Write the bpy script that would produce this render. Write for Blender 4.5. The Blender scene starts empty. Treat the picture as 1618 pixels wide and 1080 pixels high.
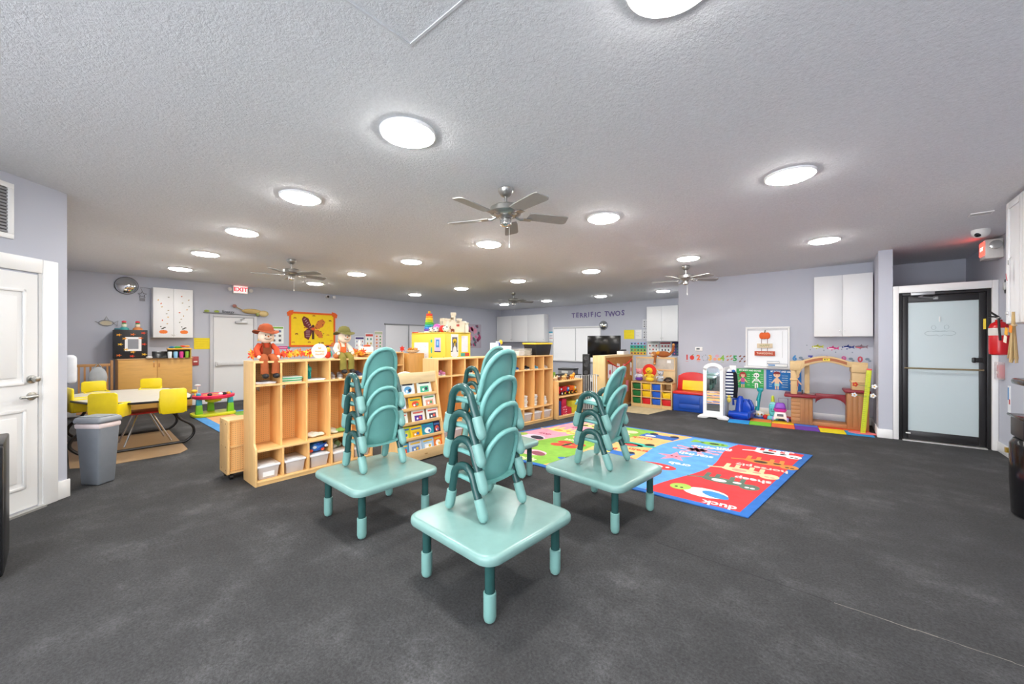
import bpy, bmesh, math, random
from mathutils import Vector, Matrix, Euler
R = math.radians; PI = math.pi
random.seed(7)
S = bpy.context.scene; C = S.collection

# ---------------- camera, world, exposure ----------------
cam = bpy.data.cameras.new('camera'); cam_o = bpy.data.objects.new('camera', cam); C.objects.link(cam_o)
cam.sensor_fit = 'HORIZONTAL'; cam.sensor_width = 36.0; cam.lens = 36.0 * 605 / 1618
cam.clip_start = 0.05; cam.clip_end = 100
cam_o.location = (0, 0, 1.40); cam_o.rotation_euler = (R(90), 0, R(40.07))
S.camera = cam_o
W = bpy.data.worlds.new('open_side_fill'); S.world = W; W.use_nodes = True
bg = W.node_tree.nodes['Background']; bg.inputs[0].default_value = (0.93, 0.96, 1.0, 1); bg.inputs[1].default_value = 3.4  # even white world added as fill, entering where the rear wall is left out
S.view_settings.view_transform = 'Standard'; S.view_settings.look = 'None'
S.view_settings.exposure = 1.36; S.view_settings.gamma = 1.0; S.view_settings.use_curve_mapping = False
LAMP = 42.0

# ---------------- materials ----------------
def lin(h):
    h = h.lstrip('#'); c = [int(h[i:i + 2], 16) / 255 for i in (0, 2, 4)]
    return tuple(x / 12.92 if x <= .04045 else ((x + .055) / 1.055) ** 2.4 for x in c) + (1,)
_M = {}
def m(hexc, rough=.5, metal=0., kind='plain', **k):
    key = (hexc, rough, metal, kind, tuple(sorted(k.items())))
    if key in _M: return _M[key]
    mt = bpy.data.materials.new(kind + '_' + hexc.strip('#')); mt.use_nodes = True
    nt = mt.node_tree; N = nt.nodes; L = nt.links; b = N['Principled BSDF']
    b.inputs['Roughness'].default_value = rough; b.inputs['Metallic'].default_value = metal
    col = lin(hexc); b.inputs['Base Color'].default_value = col
    def nz(scale, detail=3, vec=None, rgh=.55):
        n = N.new('ShaderNodeTexNoise'); n.inputs['Scale'].default_value = scale; n.inputs['Detail'].default_value = detail
        n.inputs['Roughness'].default_value = rgh
        if vec is not None: L.new(vec, n.inputs['Vector'])
        return n.outputs['Fac']
    def coord(scale=(1, 1, 1), out='Object'):
        t = N.new('ShaderNodeTexCoord'); mp = N.new('ShaderNodeMapping'); mp.inputs['Scale'].default_value = scale
        L.new(t.outputs[out], mp.inputs['Vector']); return mp.outputs['Vector']
    def ramp(fac, stops):
        r = N.new('ShaderNodeValToRGB'); L.new(fac, r.inputs['Fac']); e = r.color_ramp.elements
        while len(e) < len(stops): e.new(.5)
        for i, (p, c) in enumerate(stops): e[i].position = p; e[i].color = c
        return r.outputs['Color']
    def sc(c, f): return tuple(min(1, x * f) for x in c[:3]) + (1,)
    def bump(h, st, dist=.01):
        n = N.new('ShaderNodeBump'); n.inputs['Strength'].default_value = st; n.inputs['Distance'].default_value = dist
        L.new(h, n.inputs['Height']); L.new(n.outputs['Normal'], b.inputs['Normal'])
    if kind == 'plain':
        L.new(ramp(nz(14, 2, coord()), [(.3, sc(col, .96)), (.7, sc(col, 1.03))]), b.inputs['Base Color'])
    elif kind == 'wood':
        v = coord(k.get('grain', (14, 14, 1.2)))
        L.new(ramp(nz(2.2, 6, v, .6), [(.25, sc(col, .87)), (.5, col), (.78, sc(col, 1.07))]), b.inputs['Base Color'])
        bump(nz(6, 3, v), .03, .003)
    elif kind == 'peg':
        t = coord((48, 48, 48)); fr = N.new('ShaderNodeVectorMath'); fr.operation = 'FRACTION'; L.new(t, fr.inputs[0])
        sb = N.new('ShaderNodeVectorMath'); sb.operation = 'SUBTRACT'; L.new(fr.outputs[0], sb.inputs[0]); sb.inputs[1].default_value = (.5, .5, .5)
        ml = N.new('ShaderNodeVectorMath'); ml.operation = 'MULTIPLY'; L.new(sb.outputs[0], ml.inputs[0]); ml.inputs[1].default_value = (1, 0, 1)
        ln = N.new('ShaderNodeVectorMath'); ln.operation = 'LENGTH'; L.new(ml.outputs[0], ln.inputs[0])
        L.new(ramp(ln.outputs['Value'], [(.16, sc(col, .60)), (.22, col)]), b.inputs['Base Color'])
    elif kind == 'carpet':
        v = coord()
        big = ramp(nz(1.7, 7, v, .72), [(.40, sc(col, .80)), (.52, sc(col, 1.0)), (.60, sc(col, 1.35)), (.72, sc(col, 2.3))])
        fine = ramp(nz(70, 6, v, .85), [(.3, (.30, .30, .30, 1)), (.7, (1.75, 1.75, 1.75, 1))])
        mx = N.new('ShaderNodeMix'); mx.data_type = 'RGBA'; mx.blend_type = 'MULTIPLY'; mx.inputs['Factor'].default_value = 1
        L.new(big, mx.inputs[6]); L.new(fine, mx.inputs[7]); L.new(mx.outputs[2], b.inputs['Base Color'])
        bump(nz(260, 2, v), .5, .006)
    elif kind == 'ceil':
        v = coord(); bump(nz(52, 5, v, .7), .6, .018)
        L.new(ramp(nz(60, 3, v), [(.3, sc(col, .93)), (.7, sc(col, 1.03))]), b.inputs['Base Color'])
    elif kind == 'paint':
        v = coord(); bump(nz(90, 2, v), .08, .004)
        L.new(ramp(nz(.8, 3, v), [(.3, sc(col, .98)), (.7, sc(col, 1.02))]), b.inputs['Base Color'])
    elif kind == 'cloth':
        bump(nz(160, 3, coord()), .4, .004)
        L.new(ramp(nz(9, 3, coord()), [(.3, sc(col, .85)), (.7, sc(col, 1.08))]), b.inputs['Base Color'])
    elif kind == 'dots':
        vo = N.new('ShaderNodeTexVoronoi'); vo.inputs['Scale'].default_value = k.get('scale', 18); vo.inputs['Randomness'].default_value = .25
        L.new(coord(), vo.inputs['Vector'])
        L.new(ramp(vo.outputs['Distance'], [(.2, lin(k.get('dot', '#f2f2f2'))), (.26, col)]), b.inputs['Base Color'])
    elif kind == 'stripe':
        wv = N.new('ShaderNodeTexWave'); wv.inputs['Scale'].default_value = k.get('scale', 8); wv.bands_direction = k.get('axis', 'Z')
        L.new(coord(), wv.inputs['Vector'])
        L.new(ramp(wv.outputs['Fac'], [(.48, lin(k.get('dot', '#f4f4f4'))), (.52, col)]), b.inputs['Base Color'])
    elif kind == 'frost':
        b.inputs['Base Color'].default_value = col; b.inputs['Transmission Weight'].default_value = .25
    elif kind == 'clear':
        b.inputs['Transmission Weight'].default_value = .15; b.inputs['IOR'].default_value = 1.15
        b.inputs['Alpha'].default_value = k.get('alpha', .45)
    elif kind == 'emit':
        b.inputs['Emission Color'].default_value = col; b.inputs['Emission Strength'].default_value = k.get('e', 1)
    _M[key] = mt; return mt
def wood(h='#d9a766', r=.42, g=(14, 14, 1.2)): return m(h, r, 0, 'wood', grain=g)
WOODH = (1.2, 14, 14); WOODY = (14, 1.2, 14)
def plas(h, r=.35): return m(h, r)
def cloth(h): return m(h, .9, 0, 'cloth')
def paper(h='#f3f3f1'): return m(h, .75)
STEEL = m('#b9b9b6', .28, 1.); DARK = m('#1b1b1d', .4); WHITE = m('#f0f0ee', .45); BLACK = m('#141416', .35)
WALL = m('#bfc2ce', .7, 0, 'paint'); TRIM = m('#f2f2f2', .4, 0, 'paint')

# ---------------- geometry helpers ----------------
class G:
    def __init__(s, mt=None): s.v = []; s.f = []; s.mi = []; s.mats = []; s.c = 0; s.M = None; s.use(mt or WHITE)
    def use(s, mt):
        if mt not in s.mats: s.mats.append(mt)
        s.c = s.mats.index(mt); return s
    def add(s, vs, fs):
        o = len(s.v); s.v += [tuple(s.M @ Vector(p)) if s.M else tuple(p) for p in vs]
        s.f += [tuple(i + o for i in f) for f in fs]; s.mi += [s.c] * len(fs); return s
    def box(s, x0, x1, y0, y1, z0, z1):
        return s.add([(x0, y0, z0), (x1, y0, z0), (x1, y1, z0), (x0, y1, z0), (x0, y0, z1), (x1, y0, z1), (x1, y1, z1), (x0, y1, z1)],
                     [(0, 3, 2, 1), (4, 5, 6, 7), (0, 1, 5, 4), (1, 2, 6, 5), (2, 3, 7, 6), (3, 0, 4, 7)])
    def taper(s, w0, d0, z0, w1, d1, z1, cx=0, cy=0, dx=0, dy=0):
        a, b, c, d = w0 / 2, d0 / 2, w1 / 2, d1 / 2
        return s.add([(cx - a, cy - b, z0), (cx + a, cy - b, z0), (cx + a, cy + b, z0), (cx - a, cy + b, z0),
                      (cx + dx - c, cy + dy - d, z1), (cx + dx + c, cy + dy - d, z1), (cx + dx + c, cy + dy + d, z1), (cx + dx - c, cy + dy + d, z1)],
                     [(0, 3, 2, 1), (4, 5, 6, 7), (0, 1, 5, 4), (1, 2, 6, 5), (2, 3, 7, 6), (3, 0, 4, 7)])
    def prism(s, pts, a, b, plane='xz'):
        n = len(pts)
        if plane == 'xz': q = [(x, a, z) for x, z in pts] + [(x, b, z) for x, z in pts]
        elif plane == 'xy': q = [(x, y, a) for x, y in pts] + [(x, y, b) for x, y in pts]
        else: q = [(a, y, z) for y, z in pts] + [(b, y, z) for y, z in pts]
        return s.add(q, [tuple(range(n)), tuple(range(2 * n - 1, n - 1, -1))] + [(i, i + n, (i + 1) % n + n, (i + 1) % n) for i in range(n)])
    def tube(s, pts, r, n=8, cap=True, closed=False, rs=None, flat=1.):
        P = [Vector(p) for p in pts]; k = len(P); vs = []; up = None
        for i in range(k):
            if closed: t = P[(i + 1) % k] - P[i - 1]
            else: t = P[min(i + 1, k - 1)] - P[max(i - 1, 0)]
            t.normalize()
            if up is None:
                up = Vector((0, 0, 1)) if abs(t.z) < .9 else Vector((1, 0, 0))
            u = (up - t * up.dot(t)).normalized(); w = t.cross(u); up = u
            rr = rs[i] if rs else r
            vs += [P[i] + (u * math.cos(2 * PI * j / n) + w * flat * math.sin(2 * PI * j / n)) * rr for j in range(n)]
        fs = []
        for i in range(k if closed else k - 1):
            for j in range(n):
                a, b = i * n + j, i * n + (j + 1) % n; c, d = ((i + 1) % k) * n + (j + 1) % n, ((i + 1) % k) * n + j
                fs.append((a, b, c, d))
        if cap and not closed: fs += [tuple(range(n - 1, -1, -1)), tuple(range((k - 1) * n, k * n))]
        return s.add(vs, fs)
    def lathe(s, prof, n=16, c=(0, 0, 0), axis='z'):
        vs = []; fs = []; k = len(prof)
        for r, z in prof:
            for j in range(n):
                a = 2 * PI * j / n; x, y = r * math.cos(a), r * math.sin(a)
                q = (x, y, z) if axis == 'z' else ((x, z, y) if axis == 'y' else (z, x, y))
                vs.append((q[0] + c[0], q[1] + c[1], q[2] + c[2]))
        for i in range(k - 1):
            for j in range(n): fs.append((i * n + j, i * n + (j + 1) % n, (i + 1) * n + (j + 1) % n, (i + 1) * n + j))
        fs += [tuple(range(n - 1, -1, -1)), tuple(range((k - 1) * n, k * n))]
        return s.add(vs, fs)
    def cyl(s, c, r, h, n=16, axis='z'): return s.lathe([(r, 0), (r, h)], n, c, axis)
    def ell(s, c, r, nu=12, nv=8):
        if not hasattr(r, '__len__'): r = (r, r, r)
        vs = [(c[0], c[1], c[2] - r[2])]; fs = []
        for i in range(1, nv):
            a = -PI / 2 + PI * i / nv
            for j in range(nu):
                t = 2 * PI * j / nu
                vs.append((c[0] + r[0] * math.cos(a) * math.cos(t), c[1] + r[1] * math.cos(a) * math.sin(t), c[2] + r[2] * math.sin(a)))
        vs.append((c[0], c[1], c[2] + r[2])); e = len(vs) - 1
        for j in range(nu):
            fs.append((0, 1 + (j + 1) % nu, 1 + j)); fs.append((e, e - nu + j, e - nu + (j + 1) % nu))
        for i in range(nv - 2):
            for j in range(nu): a = 1 + i * nu; fs.append((a + j, a + (j + 1) % nu, a + nu + (j + 1) % nu, a + nu + j))
        return s.add(vs, fs)
    # flat print on the local x-z plane, front towards -y; l = layer
    T = .0014
    def pe(s, x, z, rx, rz=None, l=1, n=14, rot=0):
        rz = rx if rz is None else rz; ca, sa = math.cos(R(rot)), math.sin(R(rot)); q = []
        for j in range(n):
            a = 2 * PI * j / n; u, w = rx * math.cos(a), rz * math.sin(a); q.append((x + u * ca - w * sa, z + u * sa + w * ca))
        return s.prism(q, 0, -s.T * l)
    def pr(s, x0, x1, z0, z1, l=1): return s.prism([(x0, z0), (x1, z0), (x1, z1), (x0, z1)], 0, -s.T * l)
    def pp(s, pts, l=1): return s.prism(pts, 0, -s.T * l)
    def build(s, name, parent=None, smooth=40, bev=0, seg=2, loc=None, rot=None):
        me = bpy.data.meshes.new(name); me.from_pydata(s.v, [], s.f)
        for mt in s.mats: me.materials.append(mt)
        me.polygons.foreach_set('material_index', s.mi)
        bm = bmesh.new(); bm.from_mesh(me); bmesh.ops.recalc_face_normals(bm, faces=bm.faces)
        if bev:
            es = [e for e in bm.edges if len(e.link_faces) == 2 and e.calc_face_angle(0) > R(30)]
            bmesh.ops.bevel(bm, geom=es, offset=bev, segments=seg, affect='EDGES', profile=.5, clamp_overlap=True)
        bm.to_mesh(me); bm.free()
        if smooth: me.polygons.foreach_set('use_smooth', [True] * len(me.polygons)); me.set_sharp_from_angle(angle=R(smooth))
        o = bpy.data.objects.new(name, me); C.objects.link(o)
        if parent is not None: o.parent = parent
        if loc: o.location = loc
        if rot: o.rotation_euler = rot
        return o
def part(name, parent, g, **k): return g.build(name, parent, **k)
def bx(name, parent, mt, x0, x1, y0, y1, z0, z1, bev=0, **k): return G(mt).box(x0, x1, y0, y1, z0, z1).build(name, parent, bev=bev, **k)
def thing(name, label, cat, loc=(0, 0, 0), rz=0, group=None):
    o = bpy.data.objects.new(name, None); C.objects.link(o); o.empty_display_size = .05
    o.location = loc; o.rotation_euler = (0, 0, R(rz)); return tag(o, label, cat, group)
def tag(o, label, cat, group=None):
    o['label'] = label; o['category'] = cat
    if group: o['group'] = group
    return o
def solo(g, name, label, cat, loc=(0, 0, 0), rz=0, group=None, **k):
    o = g.build(name, None, **k); o.location = loc; o.rotation_euler = (0, 0, R(rz)); return tag(o, label, cat, group)
def struct(o, label=None): o['kind'] = 'structure'; o['label'] = label or ''; return o
def dup(o, loc=None, rz=None, label=None, group=None, parent=None):
    c = o.copy(); C.objects.link(c); c.parent = parent
    if loc is not None: c.location = loc
    if rz is not None: c.rotation_euler = (0, 0, R(rz))
    if label: c['label'] = label
    if group: c['group'] = group
    for ch in KIDS(o): dup(ch, parent=c)
    return c
def KIDS(o): return [x for x in C.objects if x.parent == o]
def text(s, size, mt, parent, loc, rot=(PI / 2, 0, 0), name='lettering', depth=.0015, bold=0., sx=1., align='CENTER', space=1.):
    cu = bpy.data.curves.new('t', 'FONT'); cu.body = s; cu.size = size; cu.extrude = depth; cu.offset = bold
    cu.align_x = align; cu.align_y = 'CENTER'; cu.resolution_u = 2; cu.space_character = space
    t = bpy.data.objects.new('t', cu); C.objects.link(t)
    me = bpy.data.meshes.new_from_object(t); bpy.data.objects.remove(t); bpy.data.curves.remove(cu)
    me.name = name; me.materials.clear(); me.materials.append(mt)
    o = bpy.data.objects.new(name, me); C.objects.link(o); o.parent = parent; o.location = loc; o.rotation_euler = rot; o.scale = (sx, 1, 1)
    return o
def arc(cx, cy, r, a0, a1, n=8, ry=None):
    ry = r if ry is None else ry
    return [(cx + r * math.cos(R(a0 + (a1 - a0) * i / n)), cy + ry * math.sin(R(a0 + (a1 - a0) * i / n))) for i in range(n + 1)]
def smooth_path(P, k=4):
    Q = []; P = [Vector(p) for p in P]; n = len(P)
    for i in range(n - 1):
        a, b, c, d = P[max(i - 1, 0)], P[i], P[i + 1], P[min(i + 2, n - 1)]
        for j in range(k):
            t = j / k; Q.append(.5 * ((2 * b) + (c - a) * t + (2 * a - 5 * b + 4 * c - d) * t * t + (3 * b - a - 3 * c + d) * t ** 3))
    return Q + [P[-1]]
def rrect(x0, x1, y0, y1, r, n=5):
    return arc(x1 - r, y1 - r, r, 0, 90, n) + arc(x0 + r, y1 - r, r, 90, 180, n) + arc(x0 + r, y0 + r, r, 180, 270, n) + arc(x1 - r, y0 + r, r, 270, 360, n)
# ---------------- the room ----------------
LX, BY, RX, NY, CZ = -10.88, 12.2, 1.62, 8.8, 2.74
fl = G(m('#3b3b3c', .95, 0, 'carpet')).box(LX - .2, RX + .2, -4, BY + .2, -.08, 0).build('floor', smooth=0); struct(fl, 'dark grey worn carpet floor')
sm = G(m('#8a857b', .9))
for i in range(9):
    x = .0 + i * .075; w = random.uniform(.0006, .0026); y = 2.69 + random.uniform(-.004, .004)
    sm.prism([(x, y - w * .5), (x + .078, y - w + random.uniform(-.003, .003)), (x + .078, y + w), (x, y + w)], .0002, .0014, 'xy')
sm.use(m('#2b2b2c', .95)); sm.prism([(-.95, 2.700), (0, 2.688), (0, 2.6915), (-.95, 2.7025)], .0002, .001, 'xy')
SEAM = sm.build('seam', fl, smooth=0)
ce = G(m('#e6e8ec', .85, 0, 'ceil')).box(LX - .2, RX + .2, -4, BY + .2, CZ, CZ + .1).build('ceiling', smooth=0); struct(ce, 'white textured ceiling')
hatch = G(m('#d6d8dc', .85, 0, 'paint'))
hatch.box(-1.467, -1.457, .1, 1.03, CZ - .004, CZ); hatch.box(-1.457, -.5, 1.02, 1.03, CZ - .004, CZ)
struct(hatch.build('trim_1', smooth=0), 'ceiling access panel edging')
struct(G(WALL).box(LX - .15, LX, -.1, BY + .15, 0, CZ).build('wall_left', smooth=0), 'pale lavender grey wall with the exit door')
struct(G(WALL).box(LX - .15, -2.47, BY, BY + .15, 0, CZ).build('wall_back', smooth=0), 'pale lavender grey wall with purple lettering')
struct(G(WALL).box(-2.62, -2.47, NY + .15, BY, 0, CZ).build('wall_jog', smooth=0), 'side of the wall that steps forward')
struct(G(WALL).box(-2.62, .65, NY, NY + .15, 0, CZ).build('wall_number', smooth=0), 'pale grey wall with number stickers')
struct(G(WALL).box(.5, RX, 9.4, 9.55, 0, CZ).build('wall_alcove', smooth=0), 'grey wall above and behind the glass door')
struct(G(WALL).box(.5, .65, NY + .15, 9.4, 0, CZ).build('wall_alcove_side', smooth=0), 'side of the door alcove')
struct(G(WALL).box(RX, RX + .15, -4, 9.55, 0, CZ).build('wall_right', smooth=0), 'pale grey wall with the fire extinguisher')
struct(G(WALL).box(.5, .65, 7.78, NY, 0, CZ).build('pillar', smooth=0), 'full height pale grey pier beside the glass door')
struct(G(WALL).box(LX, -5.32, -.1, .05, 0, CZ).build('wall_return', smooth=0), 'short return wall behind the white door')
# diagonal wall, in its own frame: x along the wall from its corner, front towards -y
DW = (-5.32, .06)
dw = G(WALL); dw.box(-3.4, 0, 0, .14, 0, CZ)
wd = dw.build('wall_diagonal', smooth=0); wd.location = (DW[0], DW[1], 0); wd.rotation_euler = (0, 0, R(135)); struct(wd, 'angled pale grey wall with the white door')
# ---------------- baseboards, doors, windows ----------------
def base(n, x0, x1, y0, y1, h=.13):
    return struct(bx(n, None, TRIM, x0, x1, y0, y1, 0, h, bev=.006), 'white baseboard')
base('baseboard_left', LX, LX + .015, .06, 2.24); base('baseboard_left_far', LX, LX + .015, 3.17, 6.66)
base('baseboard_back', LX + .02, -2.64, BY - .015, BY)
base('baseboard_number', -2.62, .485, NY - .015, NY); base('baseboard_pillar', .485, .65, 7.765, 7.78)
base('baseboard_pillar_side', .485, .5, 7.782, NY - .017); base('baseboard_right', RX - .015, RX, -4, 7.8)
bd = bx('baseboard_diagonal', None, TRIM, -.10, .015, -.015, 0, 0, .16, bev=.006)
bd.location = (DW[0], DW[1], 0); bd.rotation_euler = (0, 0, R(135)); struct(bd, 'white baseboard')
# white panel door on the diagonal wall
def dplace(o): o.location = (DW[0], DW[1], 0); o.rotation_euler = (0, 0, R(135)); return o
d1 = bpy.data.objects.new('door_1', None); C.objects.link(d1); dplace(d1); struct(d1, 'white panelled door in a white frame on the angled wall')
g = G(TRIM); g.box(-.21, -.09, -.02, 0, 0, 2.1); g.box(-1.36, -1.24, -.02, 0, 0, 2.1); g.box(-1.24, -.21, -.02, 0, 1.98, 2.1)
part('casing', d1, g, bev=.006)
bx('jamb', d1, m('#d9d9d9', .5), -.235, -.21, -.012, 0, 0, 1.98); 
lf = bx('door_leaf', d1, m('#ececec', .42, 0, 'paint'), -1.235, -.24, -.008, 0, .03, 1.965)
for x0, x1, z0, z1 in [(-.68, -.33, 1.05, 1.83), (-.68, -.33, .2, .85), (-1.13, -.79, 1.05, 1.83), (-1.13, -.79, .2, .85)]:
    g = G(m('#ececec', .42, 0, 'paint'))
    for a, b, c, d in [(x0, x1, z0, z0 + .022), (x0, x1, z1 - .022, z1), (x0, x0 + .022, z0, z1), (x1 - .022, x1, z0, z1)]: g.box(a, b, -.02, -.008, c, d)
    g.box(x0 + .06, x1 - .06, -.015, -.008, z0 + .06, z1 - .06)
    part('panel', lf, g, bev=.004)
for z in (1.09, .95):
    g = G(STEEL); g.lathe([(.034, 0), (.034, -.012), (.014, -.016), (.014, -.05)], 14, (-.29, -.008, z), 'y')
    if z < 1: g.tube([(-.29, -.055, z), (-.36, -.062, z), (-.41, -.058, z)], .011)
    else: g.lathe([(.022, -.03), (.022, -.055), (.01, -.06)], 12, (-.29, -.008, z), 'y')
    part('door_handle' if z < 1 else 'deadbolt', lf, g)
bx('threshold', d1, m('#c9c9c6', .4, .6), -1.24, -.21, -.05, 0, 0, .018)
v = thing('return_air_vent', 'white framed return air grille high on the angled wall', 'vent', (DW[0], DW[1], 0), 135)
g = G(TRIM)
for a in [(-.93, -.41, 2.22, 2.26), (-.93, -.41, 2.62, 2.66), (-.93, -.89, 2.26, 2.62), (-.45, -.41, 2.26, 2.62)]: g.box(a[0], a[1], -.016, 0, a[2], a[3])
part('frame', v, g, bev=.003); bx('backing', v, m('#4c4c4e', .7), -.89, -.45, -.004, 0, 2.26, 2.62)
for i in range(14): bx('slat', v, m('#8a8a8c', .5), -.89, -.45, -.012, -.006, 2.265 + i * .0255, 2.28 + i * .0255)
# exit door in the left wall (local x = room Y)
d2 = bpy.data.objects.new('door_2', None); C.objects.link(d2); d2.location = (LX, 0, 0); d2.rotation_euler = (0, 0, R(90)); struct(d2, 'white flush exit door with a push bar')
FR = m('#c9cad0', .5, 0, 'paint')
g = G(FR); g.box(2.24, 2.30, -.03, 0, 0, 2.04); g.box(3.10, 3.17, -.03, 0, 0, 2.04); g.box(2.30, 3.10, -.03, 0, 1.98, 2.04); part('frame', d2, g, bev=.004)
lf = bx('door_leaf', d2, m('#e3e4e7', .4, 0, 'paint'), 2.31, 3.09, -.016, 0, .02, 1.97)
g = G(m('#d8d9dc', .35)); g.box(2.37, 3.03, -.075, -.045, .86, .93); g.box(2.34, 2.44, -.06, -.016, .84, .95); g.box(2.98, 3.06, -.06, -.016, .85, .94); part('push_bar', lf, g, bev=.008)
g = G(m('#b5b6ba', .35, .6)); g.box(2.72, 2.96, -.07, -.016, 1.84, 1.89); g.tube([(2.84, -.05, 1.9), (2.80, -.12, 1.93), (2.9, -.04, 1.96)], .01, 6); part('door_closer', lf, g, bev=.004)
# closet with two sliding white panels further along the left wall
d3 = bpy.data.objects.new('door_3', None); C.objects.link(d3); d3.location = (LX, 0, 0); d3.rotation_euler = (0, 0, R(90)); struct(d3, 'two tall white sliding panels under a grey rail')
for i, (a, b) in enumerate([(6.70, 7.55), (7.56, 8.5)]): bx('door_panel', d3, m('#dcdde3', .45, 0, 'paint'), a, b, -.022 - .012 * i, -.002 - .012 * i, .03, 1.95, bev=.003)
bx('track', d3, m('#8e8f93', .4, .7), 6.66, 8.54, -.05, 0, 1.95, 1.985)
bx('divider', d3, m('#7d7e83', .4, .6), 7.545, 7.565, -.04, -.035, .03, 1.95)
# glass door in its low partition
d4 = bpy.data.objects.new('door_4', None); C.objects.link(d4); d4.location = (0, 7.85, 0); struct(d4, 'dark framed door with frosted glass in white casing')
g = G(TRIM); g.box(.652, .712, -.07, 0, 0, 2.2); g.box(1.565, 1.618, -.07, 0, 0, 2.2); g.box(.712, 1.565, -.07, 0, 2.1, 2.2); part('casing', d4, g, bev=.006)
FRM = m('#2c2b2d', .4, .3)
g = G(FRM); g.box(.712, .75, -.03, .06, 0, 2.1); g.box(1.527, 1.565, -.03, .06, 0, 2.1); g.box(.75, 1.527, -.03, .06, 2.06, 2.1); part('frame', d4, g, bev=.004)
lf = bpy.data.objects.new('door_leaf', None); C.objects.link(lf); lf.parent = d4
g = G(FRM); g.box(.752, .81, -.012, .03, .02, 2.055); g.box(1.465, 1.525, -.012, .03, .02, 2.055); g.box(.81, 1.465, -.012, .03, 1.96, 2.055); g.box(.81, 1.465, -.012, .03, .02, .14); part('stile_frame', lf, g, bev=.004)
part('pane', lf, G(m('#dcebef', .3, 0, 'frost')).box(.81, 1.465, .004, .014, .14, 1.96), smooth=0)
g = G(m('#b3a382', .35, .8)); g.tube([(.77, -.05, 1.03), (1.5, -.05, 1.03)], .011, 8); g.cyl((.79, -.05, 1.03), .008, .04, 8, 'y'); g.cyl((1.49, -.05, 1.03), .008, .04, 8, 'y'); part('push_bar', lf, g)
g = G(BLACK); g.box(1.40, 1.50, -.04, -.012, 1.13, 1.19); g.box(1.40, 1.43, -.06, -.04, 1.125, 1.195); part('latch', lf, g, bev=.006)
g = G(m('#a9aaac', .35, .7)); g.box(.83, 1.06, -.09, -.03, 2.055, 2.10); g.tube([(.95, -.06, 2.05), (.9, -.1, 2.03), (1.07, -.03, 2.01)], .01, 6); g.box(1.05, 1.1, -.03, -.012, 1.99, 2.03); part('door_closer', lf, g, bev=.004)
bx('sticker', lf, WHITE, .785, .835, -.0135, -.012, .095, .112)
bx('threshold', d4, m('#d7d7d4', .4, .5), .75, 1.527, -.08, .06, 0, .012)
ET = m('#a9bcc0', .35)
g = G(ET)
loop = arc(1.03, 1.52, .055, 60, 300, 10, .03) + arc(1.12, 1.505, .03, 200, 340, 6, .02) + arc(1.21, 1.52, .055, -120, 120, 10, .03)
g.tube([(x, .003, z) for x, z in loop], .0022, 5, closed=True)
g.tube([(x, .003, z) for x, z in arc(1.06, 1.60, .022, 0, 350, 8, .03)], .0018, 5, closed=True); g.tube([(x, .003, z) for x, z in arc(1.18, 1.605, .022, 0, 350, 8, .03)], .0018, 5, closed=True)
g.tube([(1.07, .003, 1.56), (1.12, .003, 1.545), (1.17, .003, 1.56)], .0018, 5); part('etched_logo', lf, g)
bx('hook', lf, WHITE, 1.11, 1.122, -.012, .003, 1.68, 1.75, bev=.003)
# window with closed blind on the number wall
def window(n, x0, x1, z0, z1, Y, slats, cols, lab):
    w = bpy.data.objects.new(n, None); C.objects.link(w); w.location = (0, Y, 0); struct(w, lab)
    g = G(TRIM)
    for a in [(x0 - .03, x0, z0, z1), (x1, x1 + .03, z0, z1), (x0 - .03, x1 + .03, z1, z1 + .03)]: g.box(a[0], a[1], -.03, 0, a[2], a[3])
    part('window_frame', w, g, bev=.003); bx('window_sill', w, TRIM, x0 - .05, x1 + .05, -.06, 0, z0 - .035, z0, bev=.004)
    cw = (x1 - x0) / cols
    for c in range(cols):
        a, b = x0 + c * cw + .006, x0 + (c + 1) * cw - .006; g = G(m('#f7f8fa', .5, 0, 'emit', e=.035)); dz = (z1 - z0 - .04) / slats  # slats glow faintly, standing in for outdoor light through the closed blind
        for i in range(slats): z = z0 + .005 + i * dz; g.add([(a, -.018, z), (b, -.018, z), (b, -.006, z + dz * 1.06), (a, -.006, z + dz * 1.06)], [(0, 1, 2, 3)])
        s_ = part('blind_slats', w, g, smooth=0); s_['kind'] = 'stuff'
        bx('head_rail', w, m('#d4d5d8', .4), a, b, -.028, -.002, z1 - .035, z1 - .002)
        if c: bx('mullion', w, m('#b9bac0', .5), a - .014, a - .002, -.028, 0, z0, z1)
    return w
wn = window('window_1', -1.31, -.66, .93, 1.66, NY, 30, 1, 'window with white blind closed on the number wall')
bx('blind_wand', wn, m('#e0e0e0', .4), -.745, -.739, -.032, -.026, 1.1, 1.6)
window('window_2', -8.18, -6.25, .72, 1.93, BY, 40, 2, 'wide window with white blinds under the purple lettering')
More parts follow.
